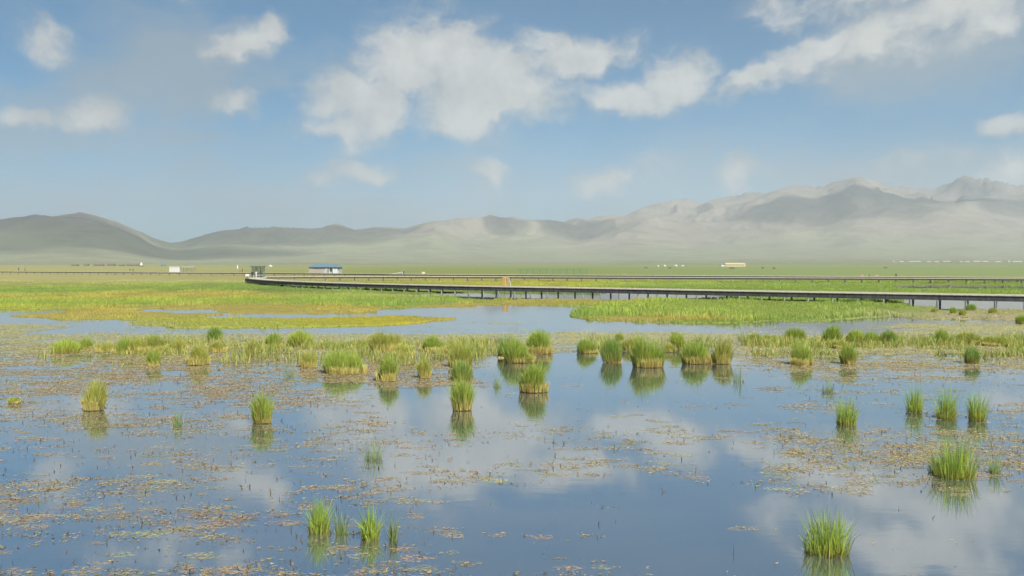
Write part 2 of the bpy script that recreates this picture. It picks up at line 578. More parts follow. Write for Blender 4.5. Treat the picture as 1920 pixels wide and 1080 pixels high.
def build_ground():
    az = np.radians(np.linspace(-50, 50, 1200))
    rows = np.concatenate([np.linspace(625, 506, 400), 494 + 12 * np.geomspace(0.97, 0.16, 60)])
    dist = CAM_H * FPX / (rows - HOR)
    A, D = np.meshgrid(az, dist)
    X, Y = D * np.tan(A), D
    px, py = to_px(X, Y, 0.0 * X)
    m = land_mask(px, py).astype(float)
    m[py < 512] = 1
    # slight blur for banks
    mm = m.copy()
    for _ in range(1):
        mm[1:-1, 1:-1] = (m[1:-1, 1:-1] * 2 + m[:-2, 1:-1] + m[2:, 1:-1] + m[1:-1, :-2] + m[1:-1, 2:]) / 6
    Z = -0.25 + mm * 0.33 + (fbm(X * 0.2, Y * 0.2, 4, 8) - 0.5) * 0.12 * mm
    Z = np.where(D > 400, Z + (D - 400) * 0.0004, Z)
    col = zone_col(px + (fbm(X * 0.06, Y * 0.03, 4, 81) - 0.5) * 110, py + (fbm(X * 0.08, Y * 0.04, 4, 83) - 0.5) * 7 * np.clip((py - HOR) / 60, 0.15, 1))
    v = np.stack([X, Y, Z], -1).reshape(-1, 3)
    nr, nc = A.shape
    i = np.arange(nr - 1)[:, None] * nc + np.arange(nc - 1)[None]
    f = np.stack([i, i + 1, i + nc + 1, i + nc], -1).reshape(-1, 4)
    me = mesh_np('ground', v, f, col.reshape(-1, 3), True)
    o = add('ground', me, M['ground'])
    tag(o, 'flat green and straw coloured marsh plain with ragged shores', kind='structure')
    # bed below the marsh and behind the viewer
    mb = MB().poly([(-900, -400, -0.45), (900, -400, -0.45), (900, 260, -0.45), (-900, 260, -0.45)])
    o = mb.build('marsh_bed', mat_plain('mud', (0.10, 0.085, 0.06)))
    tag(o, 'muddy bed below the shallow water', kind='structure')


SKYLINE = [(-700, 420), (-400, 400), (-200, 425), (0, 412), (60, 404), (110, 404), (150, 399), (180, 403), (220, 416), (260, 432), (290, 447), (320, 456), (345, 452), (380, 441), (430, 430), (480, 427), (520, 426), (560, 427), (600, 430),
           (615, 422), (630, 418), (645, 423), (665, 431), (700, 426), (730, 425), (760, 428), (790, 419), (815, 413), (840, 414), (880, 408), (920, 405), (950, 407), (1000, 412), (1080, 414), (1120, 406), (1170, 404), (1200, 390), (1240, 380), (1280, 373),
           (1310, 379), (1350, 372), (1400, 362), (1430, 363), (1470, 352), (1500, 348), (1530, 354), (1560, 345), (1600, 330), (1630, 336), (1660, 346), (1700, 353), (1750, 354), (1790, 337), (1820, 332), (1850, 337), (1900, 347), (1920, 350), (2100, 365), (2400, 350), (2700, 380)]
R0 = 2450.0


def build_mountains():
    nc, nr = 900, 260
    az = np.radians(np.linspace(-48, 48, nc))
    pxs = 960 + FPX * np.tan(az)
    sx, sy = zip(*SKYLINE)
    ysk = np.interp(pxs, sx, sy)
    elev = (HOR - ysk) / FPX * np.cos(az)                # tan of elevation along the ray
    # distance of the skyline ridge: nearer on the left, far peaks on the right
    ridge = np.interp(pxs, [-700, 0, 250, 330, 500, 760, 900, 1180, 1300, 1600, 1760, 1920, 2600],
                      [8200, 7600, 7900, 9000, 9400, 9800, 10800, 11200, 12600, 13200, 13600, 14500, 14500])
    kern = np.hanning(31)
    kern /= kern.sum()
    ridge = np.convolve(np.pad(ridge, 15, 'edge'), kern, 'valid')
    Zs = elev * ridge
    Zs_s = np.convolve(np.pad(Zs, 15, 'edge'), kern, 'valid')
    tt = np.linspace(0, 1.16, nr) ** 1.05
    T, A = np.meshgrid(tt, az, indexing='ij')
    Rg = R0 + T * (ridge - R0)[None]
    X, Y = Rg * np.sin(A), Rg * np.cos(A)
    wx, wy = fbm(X / 900, Y / 900, 3, 71) - 0.5, fbm(X / 900, Y / 900, 3, 77) - 0.5
    ridn = fbm(X / 1700 + wx * 0.5, Y / 1700 + wy * 0.5, 7, 21, 0.46, True)
    big = fbm(X / 3600, Y / 3600, 3, 33)
    prof = 0.10 * np.clip(T, 0, 1) + 0.20 * smooth(0.25, 0.75, T) + 0.70 * smooth(0.45, 1.0, T + 0.12 * (big - 0.5))
    prof = np.where(T > 1, prof * (1 - 2.6 * (T - 1)), prof)
    blend = smooth(0.6, 1.0, T)
    Zbase = Zs_s[None] * (1 - blend) + Zs[None] * blend
    Z = Zbase * prof
    hfac = smooth(0.22, 0.8, T)
    Z = Z * (1 + (ridn - 0.42) * 0.75 * hfac * (1 - 0.8 * smooth(0.86, 1.0, T)))
    Z += (fbm(X / 600, Y / 600, 4, 12) - 0.5) * 18 * smooth(0.02, 0.2, T)
    # match the measured skyline along every direction
    e = ((Z - CAM_H) / Rg).max(0)
    k = np.clip(elev / np.maximum(e, 1e-4), 0.5, 2.0)
    k2 = np.convolve(np.pad(k, 12, 'edge'), np.hanning(27)[1:-1] / np.hanning(27).sum(), 'valid')
    Z = np.where(Z > 0, Z * (k2[None] * smooth(0.1, 0.7, T) + (1 - smooth(0.1, 0.7, T))), Z)
    Z += 0.9 - 0.4
    hn = np.clip(Z / 900, 0, 1)
    grass = np.array((0.265, 0.27, 0.16))
    tan_ = np.array((0.275, 0.24, 0.185))
    rock = np.array((0.25, 0.22, 0.18))
    a = smooth(0.10, 0.40, hn + (fbm(X / 900, Y / 900, 4, 41) - 0.5) * 0.35)
    b = smooth(0.5, 0.9, hn + (fbm(X / 500, Y / 500, 4, 44) - 0.5) * 0.4)
    col = grass * (1 - a[..., None]) + tan_ * a[..., None]
    col = col * (1 - b[..., None]) + rock * b[..., None]
    v = np.stack([X, Y, Z], -1).reshape(-1, 3)
    i = np.arange(nr - 1)[:, None] * nc + np.arange(nc - 1)[None]
    f = np.stack([i, i + 1, i + nc + 1, i + nc], -1).reshape(-1, 4)
    o = add('mountain_range', mesh_np('mountain_range', v, f, col.reshape(-1, 3), True), M['mountain'])
    tag(o, 'hazy bare mountain range rising behind the plain', kind='structure')
    return X, Y, Z


def build_water():
    mb = MB().poly([(-420, -300, 0.0), (420, -300, 0.0), (420, 300, 0.0), (-420, 300, 0.0)])
    o = mb.build('marsh_water', M['water'])
    tag(o, 'still shallow marsh water mirroring the clouds', kind='structure')


def build_haze():
    m, t = mat_new('haze')
    v = t.n('ShaderNodeVolumePrincipled', {'Color': (0.82, 0.90, 0.97, 1), 'Density': 7.2e-5, 'Anisotropy': 0.1})
    o = t.n('ShaderNodeOutputMaterial')
    t.link(v.outputs[0], o.inputs['Volume'])
    ob = MB().box(-16000, 16000, -3000, 18000, -1.5, 1450).build('haze', m)
    tag(ob, 'pale blue haze filling the air over the plain', 'haze', kind='stuff')


build_ground()
MX, MY, MZ = build_mountains()
build_water()
build_haze()


# ------------------------------------------------------------------ grass blades
def blades(n, pos, h, width, yaw_lean, lean, cols_base, cols_tip, bend=0.5):
    """n tapered curved blades -> verts, tris, colours. pos (n,3), h, width, lean (n,), yaw_lean (n,) direction of the lean"""
    yaw = rng.uniform(0, 2 * math.pi, n)
    sx, sy = np.cos(yaw) * width * 0.5, np.sin(yaw) * width * 0.5
    lx, ly = np.cos(yaw_lean), np.sin(yaw_lean)
    v = np.zeros((n, 5, 3))
    for j, (fz, fw) in enumerate(((0.0, 1.0), (0.55, 0.8), (1.0, 0.0))):
        off = lean * h * (fz * (1 - bend) + bend * fz * fz)
        z = h * fz * (1 - 0.35 * np.clip(lean, 0, 1.2) * fz * fz)
        cx, cy, cz = pos[:, 0] + lx * off, pos[:, 1] + ly * off, pos[:, 2] + z
        if j < 2:
            v[:, 2 * j] = np.stack([cx - sx * fw, cy - sy * fw, cz], -1)
            v[:, 2 * j + 1] = np.stack([cx + sx * fw, cy + sy * fw, cz], -1)
        else:
            v[:, 4] = np.stack([cx, cy, cz], -1)
    b = np.arange(n)[:, None] * 5
    f = np.concatenate([b + np.array([[0, 1, 3]]), b + np.array([[0, 3, 2]]), b + np.array([[2, 3, 4]])], 0)
    c = np.zeros((n, 5, 3))
    c[:, 0:2] = cols_base[:, None]
    c[:, 2:4] = ((cols_base + 2 * cols_tip) / 3)[:, None]
    c[:, 4] = cols_tip
    return v.reshape(-1, 3), f, c.reshape(-1, 3)


def join(parts):
    vs, fs, cs, o = [], [], [], 0
    for v, f, c in parts:
        vs.append(v)
        fs.append(f + o)
        cs.append(c)
        o += len(v)
    return np.concatenate(vs), np.concatenate(fs), np.concatenate(cs)


def jitter(col, n, amt=0.25):
    c = np.array(col)[None] * (1 + rng.normal(0, amt, (n, 1)).clip(-0.55, 0.7))
    c = c * (1 + rng.normal(0, 0.08, (n, 3)))
    return np.clip(c, 0.005, 0.9)


GREEN, BRIGHT, DEEP, STRAW, OLIVE = (0.37, 0.55, 0.09), (0.50, 0.66, 0.10), (0.19, 0.41, 0.09), (0.92, 0.78, 0.28), (0.58, 0.58, 0.13)


def disc(n, rx, ry, power=0.5):
    a = rng.uniform(0, 2 * math.pi, n)
    r = rng.uniform(0, 1, n) ** power
    return np.cos(a) * r * rx, np.sin(a) * r * ry, a, r


def tussock(px, py, wpx, hpx, style, label):
    x, y = ground(float(px), float(py))
    s_ = y / FPX
    w, h = wpx * s_ * 1.05, hpx * s_ * 1.1
    t_ = thing('grass_tussock' if style not in ('reed', 'thin') else 'reed_clump', label, 'grass' if style not in ('reed', 'thin') else 'reeds', (x, y + w * 0.3, 0.0), 0.0,
               'grass tussocks standing in the marsh' if style not in ('reed', 'thin') else 'reed clumps standing in open water')
    near = y < 30
    rx, ry = w * 0.5, w * 0.38
    if style in ('reed', 'thin'):
        n = int((190 if style == 'reed' else 45) * (1.5 if near else 1.0) * max(1.0, w / 0.55))
        bx, by, a, r = disc(n, rx * 0.8, ry * 0.8, 0.6)
        hh = h * 1.12 * rng.uniform(0.35, 1.12, n) * (1 - 0.3 * r ** 2)
        g = GREEN if style == 'reed' else (0.36, 0.46, 0.18)
        v = blades(n, np.stack([bx, by, np.full(n, -0.05)], -1), hh, np.full(n, max(0.012, 0.55 * s_)), a + rng.normal(0, 0.6, n), rng.uniform(0.0, 0.42, n) * (0.35 + r), jitter(OLIVE if style == 'reed' else g, n), jitter(g, n, 0.3), 0.7)
        me = mesh_np('stems', *v)
        add('stems', me, M['blade'], t_)
        n = int(n * 0.35)
        bx, by, a, r = disc(n, rx * 0.85, ry * 0.85, 0.5)
        v = blades(n, np.stack([bx, by, np.full(n, -0.02)], -1), h * rng.uniform(0.1, 0.3, n), np.full(n, max(0.014, 0.6 * s_)), a, rng.uniform(0.1, 0.7, n), jitter((0.20, 0.16, 0.05), n), jitter(OLIVE, n))
        add('dead_leaves', mesh_np('dead_leaves', *v), M['blade'], t_)
        return t_
    # sedge hummock: root mound, green blades, straw skirt
    mb = MB()
    prof = [(1.0, -0.15), (0.96, 0.0), (0.82, 0.10), (0.55, 0.17), (0.2, 0.20), (0.0, 0.205)]
    nn = 14
    for (r_, z_) in prof:
        for i in range(nn):
            th = 2 * math.pi * i / nn
            k_ = 1 + 0.12 * math.sin(3 * th + px)
            mb.v.append((r_ * rx * 0.62 * k_ * math.cos(th), r_ * ry * 0.62 * k_ * math.sin(th), z_ * h * 0.6))
    for k_ in range(len(prof) - 1):
        for i in range(nn):
            j = (i + 1) % nn
            mb.f.append((k_ * nn + i, k_ * nn + j, (k_ + 1) * nn + j, (k_ + 1) * nn + i))
    mb.build('root_mound', M['mound'], t_)
    col = {'green': GREEN, 'dark': DEEP, 'bright': BRIGHT, 'straw': (0.54, 0.55, 0.14), 'skirt': GREEN, 'low': (0.44, 0.50, 0.12)}[style]
    n = int(np.clip(700 * w * w + 320, 360, 2400))
    bx, by, a, r = disc(n, rx * 0.86, ry * 0.86, 0.55)
    # several shoots of unequal height grow together
    ns = 2 + int(rng.integers(0, 3)) if w > 0.8 else 1
    if ns > 1:
        sc = np.stack(disc(ns, rx * 0.5, ry * 0.45, 0.4)[:2], -1)
        sh_ = rng.uniform(0.75, 1.0, ns)
        sh_[rng.integers(ns)] = 1.0
        wh = rng.integers(0, ns, n)
        bx, by = bx * 0.62 + sc[wh, 0], by * 0.62 + sc[wh, 1]
    else:
        sh_, wh = np.ones(1), np.zeros(n, int)
    wind_a, wind = rng.uniform(0, 6.28), rng.uniform(0.0, 0.16)
    z0 = 0.15 * h * (1 - r ** 2)
    dome = (1 - 0.42 * r ** 2) * sh_[wh]
    hh = (h * 1.16 - z0) * rng.uniform(0.6, 1.1, n) * dome
    tipc = jitter(col, n, 0.3)
    pick = rng.random(n)
    tipc[pick < 0.18] = jitter(OLIVE, (pick < 0.18).sum())
    tipc[pick > 0.88] = jitter(BRIGHT, (pick > 0.88).sum())
    v = blades(n, np.stack([bx, by, z0], -1), hh, np.full(n, max(0.016, 0.75 * s_)), a + rng.normal(0, 0.5, n), rng.uniform(0.02, 0.34, n) * (0.5 + r), jitter((0.46, 0.40, 0.12), n), tipc, 0.6)
    up = v[0].reshape(-1, 5, 3)
    up[:, :, 0] += np.cos(wind_a) * wind * up[:, :, 2]
    up[:, :, 1] += np.sin(wind_a) * wind * up[:, :, 2]
    add('green_blades', mesh_np('green_blades', *v), M['blade'], t_)['kind'] = 'stuff'
    if style in ('skirt', 'straw', 'green', 'low'):
        k_ = {'skirt': 0.34, 'straw': 0.45, 'green': 0.24, 'low': 0.4}[style]
        n = int(n * {'skirt': 0.9, 'straw': 1.1, 'green': 0.5, 'low': 0.7}[style])
        a = rng.uniform(0, 2 * math.pi, n)
        # the dead skirt is uneven: thick on some sides, missing on others
        keep = (np.sin(a * 2 + px * 0.7) + np.sin(a * 3 + py) * 0.6 + rng.normal(0, 0.5, n)) > -0.5
        a = a[keep]
        n = len(a)
        r = rng.uniform(0.86, 1.08, n)
        pos = np.stack([np.cos(a) * r * rx * 0.86, np.sin(a) * r * ry * 0.86, np.full(n, 0.02)], -1)
        v = blades(n, pos, h * k_ * rng.uniform(0.5, 1.15, n), np.full(n, max(0.02, 1.0 * s_)), a + rng.normal(0, 0.5, n), rng.uniform(0.0, 0.4, n), jitter((0.66, 0.54, 0.17), n), jitter(STRAW, n), 0.8)
        add('straw_skirt', mesh_np('straw_skirt', *v), M['blade'], t_)['kind'] = 'stuff'
    return t_


M['mound'] = mat_plain('peat mound', (0.30, 0.25, 0.08), 0.95, 0.4, 12.0)

# base pixel, width and height in pixels, habit, and which one it is
TUSSOCKS = [
    (108, 664, 66, 24, 'bright', 'wide bright green tussock, leftmost of the marsh tussock row'),
    (157, 657, 24, 22, 'skirt', 'small tussock with straw base just right of the leftmost wide tussock'),
    (190, 661, 34, 19, 'straw', 'low yellow straw tussock in the left tussock row'),
    (226, 663, 42, 27, 'green', 'pale green tussock in the middle of the left tussock row'),
    (256, 664, 38, 30, 'straw', 'yellowish tussock above the little dark tussock on the left'),
    (292, 659, 54, 27, 'low', 'loose yellow green tussock in the left row, behind straw tussocks'),
    (326, 661, 42, 22, 'straw', 'straw coloured tussock between loose left row and golden hummock'),
    (284, 687, 25, 29, 'skirt', 'small dark green tussock with pale straw at its right foot'),
    (366, 685, 44, 38, 'straw', 'golden straw hummock with thin green top, left of centre'),
    (402, 641, 37, 26, 'dark', 'round dark green tussock standing alone near the water channel on left'),
    (406, 661, 34, 20, 'straw', 'yellow tussock directly below the round dark tussock'),
    (472, 662, 28, 20, 'low', 'small yellow green tussock right of the round dark tussock'),
    (170, 771, 38, 54, 'straw', 'tall narrow tussock with straw foot in open water on left'),
    (332, 801, 22, 36, 'thin', 'sparse pale reeds in water between two tall left tussocks'),
    (488, 795, 36, 52, 'green', 'tall dark green tussock standing in open water left of centre'),
    (22, 757, 24, 11, 'low', 'tiny yellow weed hummock at the left edge'),
    (512, 651, 42, 25, 'green', 'left half of the pair of back tussocks left of centre'),
    (560, 651, 46, 32, 'bright', 'right half of the pair of back tussocks left of centre'),
    (540, 708, 26, 32, 'thin', 'sparse green reeds left of the big straw skirted tussock'),
    (576, 690, 32, 28, 'straw', 'yellow straw tussock above the big straw skirted tussock'),
    (645, 703, 78, 42, 'skirt', 'big green tussock with wide golden straw skirt left of centre'),
    (722, 716, 40, 48, 'skirt', 'upright dark tussock right of the big straw skirted tussock'),
    (676, 652, 24, 14, 'low', 'little green tuft in weeds behind the big straw skirted tussock'),
    (722, 661, 58, 35, 'straw', 'broad straw and green tussock in back row left of centre'),
    (757, 672, 40, 26, 'straw', 'yellow tussock just right of the broad straw back tussock'),
    (795, 710, 24, 36, 'straw', 'narrow yellow green tuft in shallow weeds near centre'),
    (812, 660, 52, 26, 'skirt', 'back row tussock with cream straw foot left of centre column'),
    (850, 663, 34, 18, 'straw', 'low straw tuft behind the centre column of tussocks'),
    (862, 690, 42, 42, 'low', 'uppermost olive tussock of the column of three at centre'),
    (866, 715, 36, 34, 'dark', 'middle dark green tussock of the column of three at centre'),
    (866, 771, 37, 60, 'skirt', 'lowest tussock of the centre column with bright straw base'),
    (932, 726, 16, 26, 'thin', 'few thin reeds just left of the centre right hummock'),
    (944, 672, 48, 36, 'dark', 'dark tussock at the left end of the centre cluster'),
    (975, 681, 60, 44, 'green', 'front tussock in the centre cluster with small straw tuft'),
    (990, 681, 24, 18, 'straw', 'small golden straw tuft at the foot of the centre cluster'),
    (1012, 664, 54, 42, 'skirt', 'tallest back tussock of the centre cluster'),
    (1001, 737, 56, 52, 'skirt', 'thick green hummock alone in water below the centre cluster'),
    (1103, 663, 42, 27, 'green', 'small green tussock at left end of the right centre row'),
    (1152, 681, 54, 46, 'dark', 'dark tussock with straw patch in the right centre row'),
    (1163, 641, 14, 16, 'green', 'tiny green tuft poking up behind the right centre row'),
    (1190, 658, 46, 24, 'straw', 'straw tuft between two large tussocks of the right centre row'),
    (1218, 690, 58, 54, 'skirt', 'large bright tussock with straw on its right foot, right centre row'),
    (1272, 656, 32, 32, 'bright', 'bright green back tussock right of the right centre row'),
    (1256, 661, 26, 16, 'straw', 'low straw tuft at foot of the bright back tussock'),
    (1308, 683, 52, 44, 'skirt', 'left one of two joined tussocks right of centre'),
    (1350, 683, 44, 42, 'straw', 'right one of two joined tussocks right of centre'),
    (1387, 717, 24, 36, 'thin', 'sparse reeds in water right of the two joined tussocks'),
    (1420, 644, 38, 17, 'low', 'low yellow green tussock in the far right back row'),
    (1448, 643, 28, 15, 'straw', 'low straw tussock in the far right back row'),
    (1495, 641, 42, 24, 'green', 'green mound behind the straw footed right tussock'),
    (1507, 686, 43, 40, 'skirt', 'round green tussock on a bright straw foot, right side'),
    (1558, 646, 38, 33, 'green', 'tallest tussock of the back row on the right'),
    (1582, 655, 32, 16, 'straw', 'pale straw tuft below the tallest right back tussock'),
    (1602, 645, 38, 26, 'bright', 'rounded green tussock right of the tallest right back tussock'),
    (1638, 645, 40, 22, 'green', 'low green tussock left of the dark end tussock on right'),
    (1670, 645, 36, 24, 'dark', 'dark tussock at the right end of the right back row'),
    (1594, 684, 29, 36, 'skirt', 'smaller tussock with straw foot right of the round straw footed one'),
    (1555, 737, 24, 34, 'thin', 'sparse short reeds below the straw footed right tussocks'),
    (1777, 646, 30, 27, 'green', 'upright green tussock in the weeds near the right edge'),
    (1826, 646, 52, 20, 'low', 'low olive tussock in weeds right of the upright one'),
    (1876, 650, 54, 17, 'low', 'low flat olive tussock nearest the right edge'),
    (1827, 683, 27, 30, 'dark', 'small green tussock alone in shallow water at right'),
    (1592, 798, 40, 54, 'reed', 'dense reed clump standing in water right of centre'),
    (1720, 774, 32, 50, 'reed', 'left one of three reed clumps in a row at right'),
    (1780, 787, 38, 60, 'reed', 'middle one of three reed clumps in a row at right'),
    (1838, 790, 34, 60, 'reed', 'right one of three reed clumps in a row at right'),
    (1804, 900, 84, 74, 'reed', 'large dark spreading reed clump amid tan weeds at right'),
    (1758, 888, 26, 44, 'thin', 'few reeds just left of the large dark reed clump'),
    (1868, 890, 20, 50, 'thin', 'few thin reeds just right of the large dark reed clump'),
    (1561, 1046, 92, 86, 'reed', 'large bright green reed clump in the right foreground'),
    (596, 1002, 40, 68, 'reed', 'pale green reed clump in the left foreground, left of three'),
    (638, 1004, 26, 58, 'thin', 'thin sparse reeds between the two foreground reed clumps on left'),
    (692, 1014, 34, 64, 'reed', 'bushy reed clump right of three in the left foreground'),
    (697, 864, 36, 46, 'thin', 'sparse pale reeds alone in water above the left foreground clumps'),
    (737, 1016, 14, 56, 'thin', 'few lone stems right of the left foreground reed clumps'),
    (1755, 587, 12, 10, 'low', 'tiny tuft on the muddy shore below the boardwalk, leftmost'),
    (1791, 589, 13, 12, 'green', 'small tuft on the muddy right shore, left of two close ones'),
    (1808, 593, 13, 12, 'low', 'small olive tuft on the muddy right shore, nearest the water'),
    (1825, 584, 20, 13, 'dark', 'widest bluish green tuft on the muddy shore by boardwalk posts'),
    (1864, 589, 15, 11, 'low', 'olive tuft on the muddy shore below the last boardwalk posts'),
    (1917, 607, 18, 15, 'green', 'green tuft on the muddy shore at the right edge'),
]
for T_ in TUSSOCKS:
    tussock(*T_)


# ------------------------------------------------------------------ meadow grass (uncountable)
def build_meadow_grass():
    n = 640000
    d = 52 + 165 * rng.random(n) ** 0.8
    x = d * rng.uniform(-0.72, 0.72, n)
    px, py = to_px(x, d, 0 * x)
    k = land_mask(px, py)
    k &= rng.random(n) < np.clip((118 / d) ** 1.2, 0.25, 1)
    x, d, px, py = x[k], d[k], px[k], py[k]
    low = np.zeros(len(x), bool)
    for i in (1, 3, 4):
        low |= inside(LAND[i], px, py)
    mud = inside(LAND[5], px, py)
    keep = ~mud | (fbm(x * 0.5, d * 0.5, 3, 55) > 0.56)
    x, d, px, py, low, mud = x[keep], d[keep], px[keep], py[keep], low[keep], mud[keep]
    n = len(x)
    patch = fbm(x * 0.22, d * 0.14, 4, 61)
    col = zone_col(px + (fbm(x * 0.06, d * 0.03, 4, 81) - 0.5) * 110, py + (fbm(x * 0.08, d * 0.04, 4, 83) - 0.5) * 7 * np.clip((py - HOR) / 60, 0.15, 1)) * (1.15 + 1.15 * patch)[:, None]
    orange = (col[:, 0] > col[:, 1] * 1.15)
    h = np.where(low, 0.13, np.where(mud, 0.16, 0.16 + 0.34 * smooth(0.45, 0.72, patch)))
    h = np.where(orange & ~low, h * 0.45, h) * rng.uniform(0.6, 1.3, n)
    tip = np.clip(col * (1 + rng.normal(0, 0.2, (n, 1))) * 1.12, 0.01, 0.8)
    dry = rng.random(n) < 0.10
    tip[dry] = jitter((0.46, 0.40, 0.16), dry.sum())
    dk = rng.random(n) < 0.06
    tip[dk] = jitter(DEEP, dk.sum())
    pos = np.stack([x, d, np.full(n, 0.03)], -1)
    v = blades(n, pos, h, np.full(n, 0.05) * rng.uniform(0.6, 1.5, n), rng.uniform(0, 6.28, n), rng.uniform(0, 0.5, n), np.clip(col * 0.9, 0, 1), tip)
    o = add('meadow_grass', mesh_np('meadow_grass', *v), M['blade'])
    tag(o, 'green and straw coloured grass covering the marsh meadows', 'grass', kind='stuff')


def band(px, py, x0, x1, y0, y1, fx=60, fy=8):
    return smooth(x0 - fx, x0 + fx, px) * (1 - smooth(x1 - fx, x1 + fx, px)) * smooth(y0 - fy, y0 + fy, py) * (1 - smooth(y1 - fy, y1 + fy, py))


def weed_density(px, py):
    c = 0.62 * band(px, py, -400, 1050, 626, 664, 60, 5)
    c = np.maximum(c, 0.62 * band(px, py, -400, 90, 609, 664, 70, 4))
    c = np.maximum(c, 0.7 * band(px, py, 1000, 1420, 624, 646, 60, 5))
    c = np.maximum(c, 0.6 * band(px, py, 1380, 2400, 630, 668, 60, 6))
    c = np.maximum(c, 0.6 * band(px, py, 1660, 2400, 607, 640, 60, 5))
    c = np.maximum(c, 0.42 * band(px, py, -400, 900, 655, 728, 70, 14))
    c = np.maximum(c, 0.34 * band(px, py, -400, 640, 700, 800, 80, 25))
    c = np.maximum(c, 0.40 * band(px, py, 1400, 2400, 655, 702, 60, 10))
    c = np.maximum(c, 0.16 * band(px, py, 1480, 2400, 690, 800, 60, 14))
    c = np.maximum(c, 0.50 * band(px, py, 1450, 2400, 806, 880, 50, 14))
    c = np.maximum(c, 0.20 * band(px, py, 1400, 2400, 780, 925, 60, 20))
    c = np.maximum(c, 0.16 * band(px, py, 640, 1480, 812, 925, 60, 20))
    c = np.maximum(c, 0.25 * band(px, py, -400, 720, 740, 1200, 80, 40))
    c = np.maximum(c, 0.42 * band(px, py, -400, 500, 880, 1300, 110, 60))
    c = np.maximum(c, 0.26 * band(px, py, 480, 900, 870, 1300, 70, 40))
    c = np.maximum(c, 0.12 * band(px, py, 880, 1150, 930, 1100, 60, 40))
    c = np.maximum(c, 0.012)
    return c


def leaf_quads(x, y, z, ln, wd, yaw, tilt, col):
    n = len(x)
    ca, sa = np.cos(yaw), np.sin(yaw)
    v = np.zeros((n, 4, 3))
    tz = np.sin(tilt)
    for j, (u, w_) in enumerate(((-1, 0), (-0.1, -1), (1, 0), (0.1, 1))):
        v[:, j, 0] = x + ca * u * ln * 0.5 - sa * w_ * wd * 0.5
        v[:, j, 1] = y + sa * u * ln * 0.5 + ca * w_ * wd * 0.5
        v[:, j, 2] = z + np.maximum(0, u * ln * 0.5 * tz) + np.minimum(0.010, wd * 0.28) * ((j + 1) % 2)
    f = np.arange(n)[:, None] * 4 + np.array([[0, 1, 2, 3]])
    return v.reshape(-1, 3), f, np.repeat(col, 4, 0)


